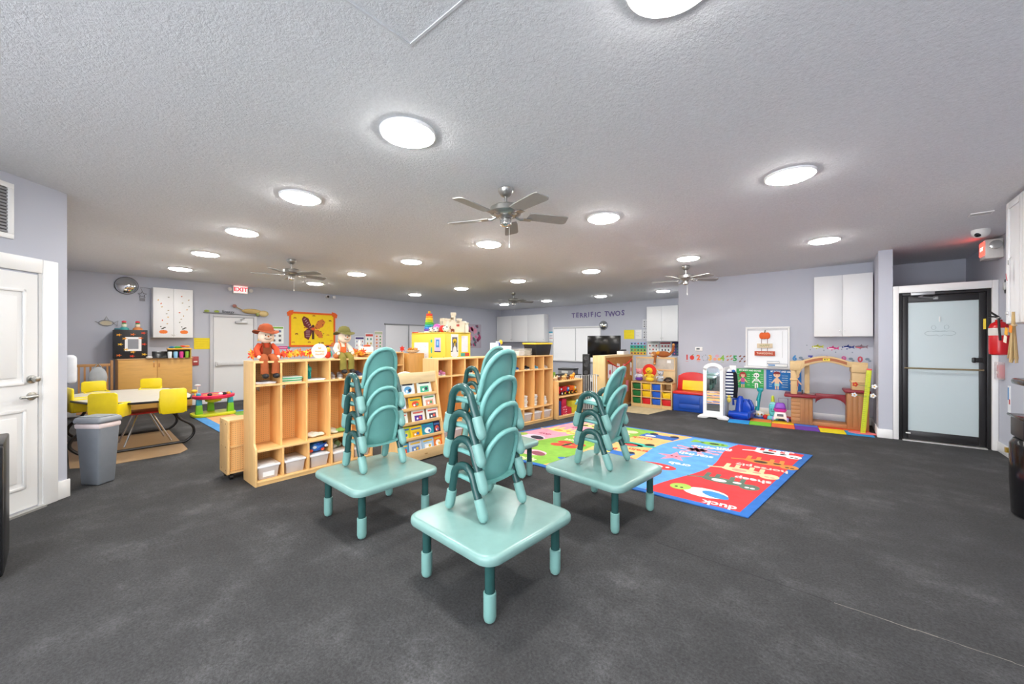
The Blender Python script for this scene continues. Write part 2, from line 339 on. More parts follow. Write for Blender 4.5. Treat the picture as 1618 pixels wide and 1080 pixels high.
# ---------------- ceiling lights ----------------
ORD = ['first', 'second', 'third', 'fourth', 'fifth', 'sixth']
rows = [(1.45, [-9.12, -7.28, -5.50, -3.77, -2.09, -.45], 'in the row over the stacked tables'), (3.79, [-9.05, -7.17, -5.37, -3.60, -1.90, -.27], 'in the second row of lights'),
        (6.48, [-9.02, -7.10, -5.28, -3.50, -1.78, -.10], 'in the third row of lights'), (10.2, [-8.94, -7.12, -5.2, -3.42], 'in the row by the lettered wall')]
lt = None
for ry, xs, rl in rows:
    for i, x in enumerate(xs):
        lab = f'round white ceiling light, {ORD[i]} from the exit-door wall {rl}'
        if lt is None:
            lt = thing('ceiling_light', lab, 'light', (x, ry, CZ), 0, 'round ceiling lights')
            g = G(TRIM); g.lathe([(.176, 0), (.175, -.010), (.168, -.017), (.160, -.015), (.158, 0)], 32); part('trim_ring', lt, g)
            g = G(m('#fffdf8', .4, 0, 'emit', e=LAMP)); g.lathe([(.157, -.004), (.157, -.018), (.14, -.028), (.09, -.036), (.02, -.039)], 32); part('diffuser', lt, g)
        else: dup(lt, (x, ry, CZ), 0, lab)
for x, y in [(-.45, -.9), (-2.09, -.9), (1.0, -2.4), (-.45, -2.4)]:  # unseen lamps added to brighten the floor and ceiling near the camera
    dup(lt, (x, y, CZ), 0, 'unseen round white ceiling light added behind the viewer over the open carpet', 'unseen lights added behind the viewer')
# ---------------- ceiling fans ----------------
MET = m('#a8a7a4', .32, .9); BLD = m('#9b9a97', .45, .1)
def fan(loc, ang, label, first=None):
    if first:
        f = dup(first, loc, ang, label); return f
    f = thing('ceiling_fan', label, 'fan', loc, ang, 'ceiling fans')
    part('canopy', f, G(MET).lathe([(.03, -.075), (.05, -.06), (.068, -.03), (.07, -.012), (.05, 0)], 24))
    part('downrod', f, G(MET).cyl((0, 0, -.17), .012, .11, 12))
    part('motor_housing', f, G(MET).lathe([(.03, -.15), (.11, -.158), (.135, -.175), (.14, -.215), (.13, -.23), (.10, -.245), (.06, -.25), (.05, -.265)], 32))
    part('switch_housing', f, G(m('#c4c3c0', .25, .9)).lathe([(.042, -.262), (.05, -.275), (.048, -.32), (.03, -.335), (.012, -.338)], 24))
    g = G(m('#d8d8d4', .4)); g.cyl((.02, -.03, -.48), .0018, .15, 6); g.lathe([(.004, -.515), (.007, -.505), (.004, -.48)], 8, (.02, -.03, 0)); part('pull_chain', f, g)
    for k in range(5):
        a = R(72 * k); Mx = Matrix.Rotation(a, 4, 'Z')
        g = G(MET); g.M = Mx; g.tube([(.09, 0, -.245), (.13, 0, -.262), (.17, 0, -.258)], .011, 6); g.box(.16, .235, -.03, .03, -.262, -.257)
        br = part('blade_iron', f, g)
        g = G(BLD); g.M = Mx @ Matrix.Rotation(R(-11), 4, 'X')
        o = [(.19, -.048), (.24, -.058), (.43, -.068), (.46, -.066), (.48, -.055), (.495, .03), (.492, .05), (.475, .064), (.45, .068), (.24, .058), (.19, .048)]
        o = [(x + (.07 if x > .4 else 0), y) for x, y in o]
        g.prism(o, -.252, -.244, 'xy'); part('blade', f, g)
    return f
f0 = fan((-2.19, 2.52, CZ), 130, 'brushed metal five-blade ceiling fan hanging over the stacked chairs')
fan((-6.76, 2.46, CZ), 100, 'five-blade ceiling fan nearest the exit sign', f0)
fan((-2.0, 7.13, CZ), 118, 'five-blade ceiling fan in front of the number wall', f0)
fan((-6.68, 8.0, CZ), 60, 'five-blade ceiling fan near the lettered wall, farthest away', f0)
# ---------------- teal tables and stacked chairs ----------------
TOP = m('#7da29d', .26); TSH = m('#6ea8a2', .34); TDK = m('#274f4d', .26); TFT = m('#7aa8a2', .38)
def leg_profile(r, z0, z1, rnd): return [(r * .15, z0), (r * .55, z0 + rnd * .12), (r * .85, z0 + rnd * .4), (r, z0 + rnd), (r, z1)]
def make_table(loc, rz, label):
    t = thing('activity_table', label, 'table', loc, rz, 'square teal activity tables')
    hs = .365; o = []
    rings = [(-.030, .326), (-.006, .326), (0, .338), (0, .358), (-.004, .366), (-.014, .373), (-.03, .375)]
    vs = []; n = 0
    for off, z in rings:
        rr = rrect(-hs - off, hs + off, -hs - off, hs + off, .085 + off, 8); n = len(rr); vs += [(x, y, z) for x, y in rr]
    # off negative = inset, so flip sign
    vs = [];
    for off, z in rings:
        k = hs + off; rr = rrect(-k, k, -k, k, max(.02, .09 + off), 8); n = len(rr); vs += [(x, y, z) for x, y in rr]
    fs = [tuple(range(n - 1, -1, -1)), tuple(range((len(rings) - 1) * n, len(rings) * n))]
    for i in range(len(rings) - 1):
        for j in range(n): fs.append((i * n + j, i * n + (j + 1) % n, (i + 1) * n + (j + 1) % n, (i + 1) * n + j))
    part('tabletop', t, G(TOP).add(vs, fs), smooth=35)
    for x in (-.272, .272):
        for y in (-.272, .272):
            lg = part('leg', t, G(TDK).cyl((x, y, .10), .0265, .228, 18))
            part('foot_sleeve', lg, G(TFT).lathe(leg_profile(.0325, 0, .150, .03) + [(.028, .153)], 18, (x, y, 0)))
    return t
def make_chair(label):
    c = thing('stacking_chair', label, 'chair', (0, 0, 0), 0, 'stacked teal toddler chairs')
    for s in (-1, 1):
        x = .176 * s
        P = [(x, -.135, .02), (x, -.108, .13), (x, -.092, .205)] + [(x + -.004 * s * 0, -.007 + .085 * math.cos(R(a)), .208 + .084 * math.sin(R(a))) for a in range(165, 10, -15)] + [(x, .088, .19), (x, .118, .12), (x, .160, .02)]
        lg = part('leg_frame', c, G(TDK).tube(P, .0235, 12))
        for (ya, yb) in ((-.139, -.110), (.168, .120)):
            d = Vector((0, yb - ya, .125)); g = G(TFT)
            pr = [(0, .04), (.05, .55), (.14, .85), (.28, 1.), (.98, 1.), (1., .9)]
            g.tube([(x, ya + d.y * t_, .002 + d.z * t_) for t_, _ in pr], .03, 14, rs=[.0305 * k for _, k in pr]); part('foot_cap', lg, g)
    # seat pan
    g = G(TSH); vs = []; nx, ny = 8, 9
    for lay in (0, 1):
        for j in range(ny + 1):
            t_ = j / ny; y = -.165 + .285 * t_; w = .150 - .012 * (1 - t_) ** 3
            for i in range(nx + 1):
                u = -1 + 2 * i / nx; z = .205 + .012 * u * u - .02 * t_ + .010 - .035 * max(0, (.18 - t_) / .18) ** 2
                vs.append((u * w, y, z - (.014 if lay else 0)))
    k = (nx + 1) * (ny + 1); fs = []
    for lay in (0, 1):
        for j in range(ny):
            for i in range(nx):
                a = lay * k + j * (nx + 1) + i; q_ = (a, a + 1, a + nx + 2, a + nx + 1); fs.append(q_ if not lay else q_[::-1])
    rim = [i for i in range(nx + 1)] + [j * (nx + 1) + nx for j in range(1, ny + 1)] + [ny * (nx + 1) + i for i in range(nx - 1, -1, -1)] + [j * (nx + 1) for j in range(ny - 1, 0, -1)]
    fs += [(rim[i], rim[(i + 1) % len(rim)], rim[(i + 1) % len(rim)] + k, rim[i] + k) for i in range(len(rim))]
    part('seat', c, g.add(vs, fs), smooth=50)
    # backrest panel with raised rim
    def bw(t_): return .133 * (1 if t_ < .42 else max(0, 1 - ((t_ - .42) / .58) ** 2.25) ** (1 / 2.25))
    def bp(u, t_, off=0):
        w = bw(t_); zz = .19 + .315 * t_; y = .122 + .085 * t_ ** 1.25 - .03 * (u * w / .133) ** 2 - .02 * math.exp(-t_ * 9) + off
        return (u * w, y, zz)
    g = G(TSH); nu, nt = 8, 14; vs = []; T_ = [i / nt for i in range(nt)] + [.975, .997]
    for off in (-.016, -.006):
        for t_ in T_:
            for i in range(nu + 1): vs.append(bp(-1 + 2 * i / nu, t_, off))
    k = (nu + 1) * len(T_); fs = []
    for lay in (0, 1):
        for j in range(len(T_) - 1):
            for i in range(nu):
                a = lay * k + j * (nu + 1) + i; q_ = (a, a + 1, a + nu + 2, a + nu + 1); fs.append(q_ if not lay else q_[::-1])
    part('backrest', c, g.add(vs, fs), smooth=60)
    P = [(-.146, -.14, .213), (-.151, -.05, .215), (-.149, .04, .205), (-.140, .095, .202)]
    side = [bp(-1, t_) for t_ in (.07, .15, .25, .35, .45, .55, .65, .74, .82, .89, .94, .975)]
    P += side + [bp(0, .999)] + [(-x, y, z) for x, y, z in reversed(side)] + [(-x, y, z) for x, y, z in reversed(P[:4])]
    part('rim', c, G(m('#76b0aa', .32)).tube(P, .0155, 10))
    return c
tabs = [((-1.575, 1.68, 0), -3, 'square teal table standing nearest, in front of the other three'), ((-2.84, 1.675, 0), -1, 'square teal table nearest the wooden lockers and book rack'),
        ((-1.47, 2.93, 0), -6, 'square teal table reaching over the edge of the animal rug'), ((-2.72, 2.92, 0), -2, 'square teal table mostly hidden behind the nearest chair stack')]
t0 = make_table(*tabs[0])
for a in tabs[1:]: dup(t0, *a)
stacks = [((-1.675, 1.73), 4, -90, 'on the nearest table'), ((-2.945, 1.71), 4, -91, 'on the table beside the lockers'), ((-1.525, 3.0), 3, -88, 'on the table by the animal rug'), ((-2.84, 2.94), 4, -91, 'on the half hidden table')]
POS = {4: ['bottom', 'second from bottom', 'third from bottom', 'top'], 3: ['bottom', 'middle', 'top']}
ch0 = None
for (x, y), n, rz, where in stacks:
    for i in range(n):
        lab = f'teal toddler chair, {POS[n][i]} of the stack {where}'
        loc = (x - .006 * i, y + .004 * math.sin(i * 2.1), .3755 + .155 * i)
        if ch0 is None: ch0 = make_chair(lab); ch0.location = loc; ch0.rotation_euler = (0, 0, R(rz))
        else: dup(ch0, loc, rz + random.uniform(-1, 1), lab)
# ---------------- animal rug ----------------
rug = thing('animal_rug', 'large colourful animal word rug in red, blue, orange, green and pink', 'rug', (0, 0, 0))
FRc, BRc, BLc, FLc = (-.52, 3.53), (-.20, 5.98), (-3.45, 6.06), (-3.98, 3.46)
def rp(u, v):   # u: 0 right end .. 1 left end, v: 0 near .. 1 far
    x = (FRc[0] * (1 - v) + BRc[0] * v) * (1 - u) + (FLc[0] * (1 - v) + BLc[0] * v) * u
    y = (FRc[1] * (1 - v) + BRc[1] * v) * (1 - u) + (FLc[1] * (1 - v) + BLc[1] * v) * u
    return (x, y)
def rpoly(g, uv, l): g.prism([rp(*p) for p in uv], .010, .012 + .0006 * l, 'xy')
g = G(cloth('#2f6fbe')); g.prism([rp(0, 0), rp(1, 0), rp(1, 1), rp(0, 1)], .001, .012, 'xy'); part('border', rug, g, bev=.003)
cols = ['#e0383c', '#5fa2dd', '#f7b873', '#86b945', '#e9a4b9']
bnd = [.022, .225, .43, .60, .80, .978]
def wave(b, ph, v): return b + (.022 * math.sin(v * 7.5 + ph) if 0.03 < b < .97 else 0)
for i, cc in enumerate(cols):
    vv = [.025 + .95 * k / 18 for k in range(19)]
    a = [(wave(bnd[i], i * 1.3, v), v) for v in vv]; b = [(wave(bnd[i + 1], (i + 1) * 1.3, v), v) for v in reversed(vv)]
    g = G(cloth(cc)); rpoly(g, a + b, 1); part('field', rug, g, smooth=0)
def re(g, u, v, ru, rv, l=2, rot=0, n=16):
    ca, sa = math.cos(R(rot)), math.sin(R(rot)); q_ = []
    for j in range(n):
        t_ = 2 * PI * j / n; a, b = ru * math.cos(t_) * 1.4, rv * math.sin(t_); q_.append((u + (a * ca - b * sa) / 1.4, v + (a * sa + b * ca)))
    rpoly(g, q_, l)
def rl(g, u0, v0, u1, v1, w=.012, l=3):
    dx, dy = (u1 - u0) * 1.4, v1 - v0; n = math.hypot(dx, dy); nx, ny = -dy / n * w / 1.4, dx / n * w
    rpoly(g, [(u0 + nx, v0 + ny), (u0 - nx, v0 - ny), (u1 - nx, v1 - ny), (u1 + nx, v1 + ny)], l)
def animal(u, v, c1, c2, kind, s=1.):
    g = G(cloth(c1))
    if kind == 'four':
        re(g, u, v, .055 * s, .030 * s); re(g, u - .062 * s, v - .012 * s, .022 * s, .032 * s, 3)
        for k in (-.04, -.015, .02, .045): rl(g, u + k * s, v, u + k * s + .008, v + .068 * s, .008 * s)
        rl(g, u + .05 * s, v, u + .085 * s, v - .02 * s, .006 * s)
        g.use(cloth(c2)); re(g, u + .01 * s, v - .004, .018 * s, .016 * s, 4); re(g, u - .07 * s, v - .02 * s, .006, .008, 4); re(g, u - .058 * s, v - .02 * s, .006, .008, 4); re(g, u - .03 * s, v + .008, .010 * s, .010 * s, 4)
    elif kind == 'bird':
        re(g, u, v, .045 * s, .040 * s); g.use(cloth(c2)); re(g, u - .02 * s, v, .03 * s, .022 * s, 3, 20); g.use(cloth('#a7c957')); re(g, u + .055 * s, v + .01, .022 * s, .03 * s, 3); g.use(cloth('#222222')); re(g, u + .05 * s, v + .0, .004, .006, 4); re(g, u + .062 * s, v, .004, .006, 4)
    elif kind == 'star':
        q_ = [(u + (.06 if k % 2 == 0 else .022) * s * math.cos(R(36 * k)) / 1.2, v + (.075 if k % 2 == 0 else .028) * s * math.sin(R(36 * k))) for k in range(10)]
        rpoly(g, q_, 2); g.use(cloth(c2)); re(g, u - .008, v, .004, .006, 4); re(g, u + .008, v, .004, .006, 4)
    elif kind == 'crab':
        re(g, u, v, .03 * s, .035 * s)
        for a in range(8): t_ = R(45 * a + 20); rl(g, u, v, u + .06 * s * math.cos(t_), v + .06 * s * math.sin(t_), .008 * s, 2); re(g, u + .065 * s * math.cos(t_), v + .065 * s * math.sin(t_), .01 * s, .012 * s, 2)
        g.use(cloth(c2)); re(g, u - .01, v, .004, .007, 4); re(g, u + .01, v, .004, .007, 4)
    elif kind == 'fish':
        re(g, u, v, .045 * s, .032 * s); rpoly(g, [(u + .03 * s, v), (u + .075 * s, v + .035 * s), (u + .07 * s, v - .035 * s)], 2); g.use(cloth(c2)); re(g, u - .025 * s, v + .006, .006, .008, 4); re(g, u, v, .016 * s, .012 * s, 3)
    elif kind == 'fly':
        for a, b in ((.03, .03), (-.03, .03), (.026, -.028), (-.026, -.028)): re(g, u + a * s, v + b * s, .028 * s, .028 * s)
        g.use(cloth(c2)); re(g, u, v, .007 * s, .045 * s, 3)
    elif kind == 'truck':
        rpoly(g, [(u - .055 * s, v - .03 * s), (u + .06 * s, v - .03 * s), (u + .06 * s, v + .035 * s), (u - .055 * s, v + .035 * s)], 2); g.use(cloth('#222233'))
        for k in (-.035, .035): re(g, u + k * s, v + .04 * s, .014 * s, .018 * s, 3)
        g.use(cloth(c2)); re(g, u + .03 * s, v - .005, .018 * s, .014 * s, 3)
    elif kind == 'car':
        re(g, u, v, .06 * s, .022 * s); re(g, u, v - .02 * s, .032 * s, .024 * s); g.use(cloth(c2)); re(g, u, v - .02 * s, .018 * s, .014 * s, 3); g.use(cloth('#222222')); re(g, u - .034 * s, v + .02 * s, .012 * s, .016 * s, 3); re(g, u + .034 * s, v + .02 * s, .012 * s, .016 * s, 3)
    part('print', rug, g, smooth=0)
A = [(.11, .90, '#f4f4f2', '#1e1e1e', 'four', 1.1), (.095, .70, '#d58a3d', '#4a3320', 'four', 1.15), (.115, .50, '#f3cfa0', '#e9a08a', 'four', 1.15), (.125, .31, '#5e7464', '#f2f2f0', 'four', 1.1), (.125, .13, '#f0efe8', '#3d8fd0', 'bird', 1.2),
     (.31, .90, '#8ac24a', '#222222', 'fish', 1.), (.32, .72, '#f0a9bd', '#6b2c3a', 'crab', 1.), (.34, .53, '#f08ea3', '#7b2238', 'star', 1.), (.33, .33, '#e03a3a', '#ffffff', 'fish', 1.2), (.33, .13, '#e9ecf0', '#6fa0d8', 'fish', 1.2),
     (.52, .86, '#2f62b5', '#f2f2f2', 'truck', 1.1), (.53, .62, '#43b39d', '#d94040', 'car', 1.3), (.51, .40, '#2f6fbe', '#f6d24a', 'truck', 1.), (.53, .16, '#3a6fc0', '#f2f2f2', 'car', 1.1),
     (.70, .83, '#f5d0b0', '#6b4b2a', 'fly', 1.1), (.70, .60, '#f4b9a6', '#7fb0d8', 'fly', 1.2), (.70, .38, '#d94a3a', '#222222', 'fly', .9), (.71, .15, '#efb7c4', '#8a4a5a', 'bird', 1.),
     (.88, .85, '#f6e08a', '#222222', 'four', .9), (.89, .63, '#f7e07a', '#d9a040', 'four', 1.), (.89, .40, '#d9cfe0', '#333344', 'bird', 1.1), (.89, .16, '#cfd8e6', '#333344', 'four', .9)]
for a in A: animal(*a[:5], a[5] * (1.0 if a[0] < .2 else 1.18))
words = [('cow', .085, .965, '#f4d9d6'), ('horse', .06, .60, '#f7c9b8'), ('pig', .135, .60, '#f7d0c8'), ('sheep', .07, .40, '#f5d7d4'), ('duck', .07, .045, '#f4e3e3'),
         ('fish', .255, .83, '#e6eef8'), ('octopus', .29, .80, '#e6eef8'), ('starfish', .295, .62, '#e6eef8'), ('crab', .285, .42, '#e6eef8'),
         ('truck', .56, .77, '#d9482f'), ('train', .47, .52, '#d9482f'), ('bus', .56, .47, '#d9482f'), ('bee', .70, .72, '#f6f3c8'), ('ant', .74, .47, '#f6f3c8'), ('spider', .68, .045, '#f6f3c8'), ('cat', .88, .75, '#b0486a'), ('dog', .89, .50, '#b0486a')]
for w_, u, v, cc in words:
    x, y = rp(u, v); text(w_, .135, cloth(cc), rug, (x, y, .0128), (0, 0, R(184)), depth=.0008, bold=.004)
# ---------------- lockers ----------------
MAPLE = wood('#ecc081'); MAPLEH = wood('#ecc081', g=WOODH); PEG = m('#f6c17c', .55, 0, 'peg'); EDGE = wood('#f0d2a0'); INNER = wood('#f4c07a')
def locker(name, label, loc, rz, n, pitch, h=1.21, d=.36, step=.05, z_shelf=.98, z_seat=.35, peg=True, hooks=True):
    t = thing(name, label, 'locker', loc, rz); w = n * pitch; th = .019
    sp = [(step, h), (step, z_seat + .06)] + [(step * .5, z_seat + .03), (0, z_seat + .01), (0, 0), (d, 0), (d, h)]
    for x in (0, w - th): part('side_panel', t, G(MAPLE).prism(sp, x, x + th, 'yz'), bev=.003)
    bx('top_panel', t, MAPLEH, th, w - th, step, d, h - th, h, bev=.002)
    bx('back_panel', t, PEG if peg else wood('#f2b064'), th, w - th, d - .012, d, .05, h - th)
    for z, y0, nm in ((z_shelf, step, 'shelf'), (z_seat, 0, 'seat_shelf'), (.05, 0, 'bottom_shelf')): bx(nm, t, MAPLEH, th, w - th, y0 + .002, d - .013, z - th, z, bev=.002)
    bx('kick_board', t, MAPLEH, th, w - th, .012, .03, 0, .05 - th)
    dp = [(step + .003, h - th), (step + .003, z_seat), (d - .013, z_seat), (d - .013, h - th)]; dl = [(.004, z_seat - th), (.004, .05), (d - .013, .05), (d - .013, z_seat - th)]
    for i in range(1, n):
        x = i * pitch - th / 2
        part('divider', t, G(INNER).prism([(step + .003, h - th), (step + .003, z_shelf), (d - .013, z_shelf), (d - .013, h - th)], x, x + th, 'yz'))
        part('divider', t, G(INNER).prism([(step + .003, z_shelf - th), (step + .003, z_seat), (d - .013, z_seat), (d - .013, z_shelf - th)], x, x + th, 'yz'))
        part('divider', t, G(INNER).prism(dl, x, x + th, 'yz'))
    if hooks:
        for i in range(n):
            x = (i + .5) * pitch; z = z_shelf - .03; y = d - .02
            g = G(m('#d9d6cf', .3, .7)); g.box(x - .012, x + .012, y - .004, y + .006, z - .05, z); g.tube([(x, y, z - .02), (x, y - .045, z - .03), (x, y - .06, z - .012), (x, y - .062, z + .004)], .005, 6); g.tube([(x, y, z - .04), (x, y - .03, z - .06), (x, y - .045, z - .045)], .005, 6); part('hook', t, g)
    return t
L1 = (-4.25, 1.225, 0); P1 = .245
locker('cubby_locker', 'tall five-bay wooden cubby locker with two scarecrow dolls sitting on top', L1, 90, 5, P1)
def w1(x, y, z): return (L1[0] - y, L1[1] + x, z)           # point in the near locker
L2a = (-4.02, 3.245, 0); P2 = .25
locker('cubby_locker', 'wooden cubby locker behind the book rack, with pink shoes on its shelf', L2a, 90, 5, P2, 1.175, .32, 0, .94, .29, peg=False)
L2b = (-4.0, 4.51, 0); R2b = 84.5; P3 = .252
locker('cubby_locker', 'wooden cubby locker with a black and yellow tote on top', L2b, R2b, 5, P3, 1.165, .32, 0, .93, .285, peg=False)
def w2a(x, y, z): return (L2a[0] - y, L2a[1] + x, z)
def w2b(x, y, z): a = R(R2b); return (L2b[0] + x * math.cos(a) - y * math.sin(a), L2b[1] + x * math.sin(a) + y * math.cos(a), z)
locker('cubby_locker', 'wooden cubby locker in the distance behind the green-hatted scarecrow', (-6.55, 3.45, 0), 90, 4, .25, 1.2, .34, 0, .95, .3, hooks=False)
t = thing('wood_cabinet', 'plain wooden cabinet standing beside the yellow cabinet', 'cabinet', (-6.5, 4.5, 0), 90)
bx('body', t, wood('#d09a52'), 0, .4, 0, .36, 0, 1.17, bev=.004); bx('door', t, wood('#d6a05a'), .02, .38, -.016, -.001, .04, 1.14, bev=.003)
# low mobile shelf behind the near locker
t = thing('low_shelf', 'low wooden mobile shelf on casters behind the cubby locker', 'shelf', (-4.645, 1.10, 0), 90)
for x in (0, 1.2):
    sd = part('side_panel', t, G(MAPLE).prism(rrect(0, .29, .06, .61, .02), x, x + .02, 'yz'), bev=.002)
    if x == 0:
        for y in (.07, .22):
            for z in (.10, .335, .57): part('screw', sd, G(m('#9a6a35', .5)).cyl((-.001, y, z), .008, .003, 10, 'x'))
for z in (.07, .33, .59): bx('shelf', t, MAPLEH, .02, 1.2, .012, .285, z, z + .018)
bx('back_panel', t, PEG, .02, 1.2, .03, .04, .09, .59)
for x in (.04, 1.17):
    for y in (.05, .24): g = G(BLACK); g.cyl((x - .012, y, .027), .027, .024, 14, 'x'); g.box(x - .02, x + .02, y - .012, y + .012, .03, .062); part('caster', t, g)
# ---------------- lidded bins and small things in the lockers ----------------
def bin_(name, label, loc, rz, w, d, h, tint='#efe2da', lidc='#f4f4f4', inside=None, tagp=False):
    t = thing(name, label, 'bin', loc, rz, 'lidded plastic bins in the lockers')
    part('tub', t, G(m(tint, .25, 0, 'clear', alpha=.8)).taper(w * .86, d * .86, 0, w, d, h), bev=.006)
    if inside: part('contents', t, G(cloth(inside)).ell((0, 0, h * .45), (w * .36, d * .36, h * .4), 10, 6))
    g = G(plas(lidc, .35)); g.box(-w / 2 - .008, w / 2 + .008, -d / 2 - .008, d / 2 + .008, h, h + .018); g.box(-w / 2 + .03, w / 2 - .03, -d / 2 + .03, d / 2 - .03, h + .018, h + .023); part('lid', t, g, bev=.005)
    if tagp: bx('name_tag', t, WHITE, -.05, .05, -d / 2 * .93 - .006, -d / 2 * .93 - .001, h * .22, h * .6)
    return t
for i, (lab, ins, tg) in enumerate([('clear bin with white lid in the first bay of the near locker', None, True), ('clear bin with white lid in the second bay of the near locker', None, False), ('clear bin with white lid holding up the blue bag', '#b08a70', False), ('dark filled bin with white lid under the green bag', '#3c3c40', False), ('clear bin with white lid in the last bay of the near locker', '#9aa5a0', False)]):
    bin_('storage_bin', lab, w1(P1 * (i + .5), .155, .0505), 90, .19, .27, .12 if i < 3 else .10, inside=ins, tagp=tg)
for i, (lab, ins) in enumerate([('first', '#b89a80'), ('second', '#b8a090'), ('third', '#c0b0a0'), ('fourth', '#a0a8a0')]):
    bin_('storage_bin', f'white lidded bin in the {lab} bottom bay of the locker behind the book rack', w2a(P2 * (i + .5), .15, .0505), 90, .19, .25, .12, inside=ins)
for i, (lab, ins) in enumerate([(None, None), ('white lidded bin just left of the patterned blue one', '#d0d0d0'), ('white lidded bin holding teal printed clothing', '#5fb0b0'), ('white lidded bin with brownish contents in the tote-topped locker', '#c8a89a'), ('white lidded bin with dark purple print beside the toy shelf', '#4a4060')]):
    if lab: bin_('storage_bin', lab, w2b(P3 * (i + .5), .15, .0505), R2b, .19, .25, .12, inside=ins)
def lump(name, label, cat, loc, rz, cols, size, n=5, group=None, parts='fold'):
    t = thing(name, label, cat, loc, rz, group); w, d, h = size; z = 0
    for i in range(n):
        hh = h / n; k = random.uniform(.86, 1); x = random.uniform(-1, 1) * w * .05
        part(parts, t, G(cloth(cols[i % len(cols)])).box(x - w / 2 * k, x + w / 2 * k, -d / 2 * k, d / 2 * k, z, z + hh * .97), bev=min(hh * .4, .012)); z += hh
    return t
lump('folded_clothes', 'folded green and white clothes in the second top cubby', 'clothes', w1(P1 * 1.5, .2, .9805), 88, ['#e8e8e2', '#2fa36b', '#f0f0ea', '#4fb58a', '#dfe8e2'], (.21, .2, .055))
lump('paper_stack', 'white papers lying flat in the first top cubby', 'papers', w1(P1 * .5, .2, .9805), 90, ['#f4f4f4', '#e8e8ee'], (.20, .24, .02), 2, parts='sheet')
lump('paper_stack', 'white papers under the teal cup in the third top cubby', 'papers', w1(P1 * 2.5, .17, .9805), 84, ['#f2f2f2', '#dfe3ea'], (.19, .19, .016), 2, parts='sheet')
t = thing('sippy_cup', 'teal toddler cup standing in the third top cubby', 'cup', w1(P1 * 2.28, .2, .997), 0)
part('body', t, G(m('#1f9a9c', .25)).lathe([(.03, 0), (.036, .01), (.034, .06), (.038, .09)], 18)); part('lid', t, G(m('#27b0a6', .3)).lathe([(.04, .09), (.04, .115), (.03, .13), (.014, .14), (.012, .16)], 18))
part('handle', t, G(m('#27b0a6', .3)).tube([(.036, 0, .085), (.065, 0, .07), (.065, 0, .035), (.034, 0, .025)], .007, 8))
def shoe(label, loc, rz, c, s=1., group=None):
    t = thing('shoe', label, 'shoe', loc, rz, group)
    part('upper', t, G(cloth(c)).ell((0, 0, .03 * s), (.03 * s, .065 * s, .028 * s), 12, 7).ell((0, .03 * s, .045 * s), (.027 * s, .033 * s, .03 * s), 10, 6)); part('sole', t, G(m('#eeeeea', .6)).prism([(.03 * s * math.cos(a * PI / 8), .067 * s * math.sin(a * PI / 8)) for a in range(16)], 0, .014 * s, 'xy')); return t
def shoes(desc, place, rz, c, s=1.):
    shoe(f'{desc}, right-hand one', place(.045), rz, c, s, 'shoes in the cubbies'); shoe(f'{desc}, left-hand one', place(-.045), rz, c, s, 'shoes in the cubbies')
shoes('grey toddler shoe in the fourth top cubby', lambda k: w1(P1 * 3.5 + k, .17, .9805), 80, '#a8a4a6')
shoes('navy and grey toddler shoe in the last cubby of the near locker', lambda k: w1(P1 * 4.45 + k, .17, .9805), 95, '#4b5578')
shoes('pink toddler shoe in the locker behind the book rack', lambda k: w2a(P2 * .45 + k, .1, .9405), 92, '#d98bb8')
shoes('black toddler shoe in the third cubby behind the chair stacks', lambda k: w2a(P2 * 2.5 + k, .1, .9405), 90, '#26262a')
shoes('black shoe in the cubby below the yellow-lidded tote', lambda k: w2b(P3 * 2.5 + k, .1, .9305), R2b, '#1f1f24', .9)
shoes('light blue shoe in the cubby second from the toy shelf', lambda k: w2b(P3 * 3.45 + k * .8, .1, .9305), R2b, '#5fa9c8', .8)
shoes('white and brown shoe in the cubby next to the toy shelf', lambda k: w2b(P3 * 4.45 + k * .8, .1, .9305), R2b, '#cfc6bd', .8)
shoes('blue shoe in the cubby under the wire basket', lambda k: w2b(P3 * 1.5 + k * .8, .1, .9305), R2b, '#2f5fa0', .9)
def crumple(name, label, loc, rz, cols, size):
    t = thing(name, label, 'clothes', loc, rz); w, d, h = size
    for i, c in enumerate(cols):
        g = G(cloth(c)); n = 10
        a = random.uniform(0, 6); x, y = (random.uniform(-.2, .2) * w, random.uniform(-.2, .2) * d)
        g.ell((x, y, h * .45), (w * .36, d * .36, h * .45), 12, 7); g.v = [(p[0] + .012 * math.sin(p[1] * 60 + a), p[1] + .012 * math.sin(p[0] * 55 + a), max(.001, p[2] * (1 + .25 * math.sin(p[0] * 40 + p[1] * 37 + a)))) for p in g.v]
        part('cloth_piece', t, g)
    return t
crumple('crumpled_shirt', 'crumpled pale white shirt on the seat shelf of the third bay', w1(P1 * 2.5, .2, .3505), 0, ['#e9e9dd', '#f3f3f0', '#dfe6d0'], (.20, .2, .05))
crumple('crumpled_shirt', 'green and white crumpled shirt on the seat shelf of the fourth bay', w1(P1 * 3.5, .2, .3505), 0, ['#dfe9d8', '#7fb55a', '#f0f0ee'], (.19, .2, .05))
t = thing('toddler_bag', 'bright blue stuffed bag with orange straps on a lidded bin', 'bag', w1(P1 * 2.5, .15, .199), 90)
g = G(cloth('#3f86d6')); g.ell((0, 0, .055), (.102, .115, .055), 16, 10); g.v = [(p[0] * (1 + .05 * math.sin(p[1] * 50)), p[1], p[2]) for p in g.v]; part('body', t, g)
for k in range(5): part('patch', t, G(cloth(['#e8532f', '#dfe8f2', '#1f4aa0', '#e8532f', '#f0f0f0'][k])).ell((-.08 + .04 * k, -.10, .03 + .03 * (k % 3)), (.022, .022, .016), 8, 5))
part('strap', t, G(cloth('#1f4aa8')).tube([(-.02, -.115, .03), (.03, -.118, .065), (.09, -.08, .085)], .008, 6))
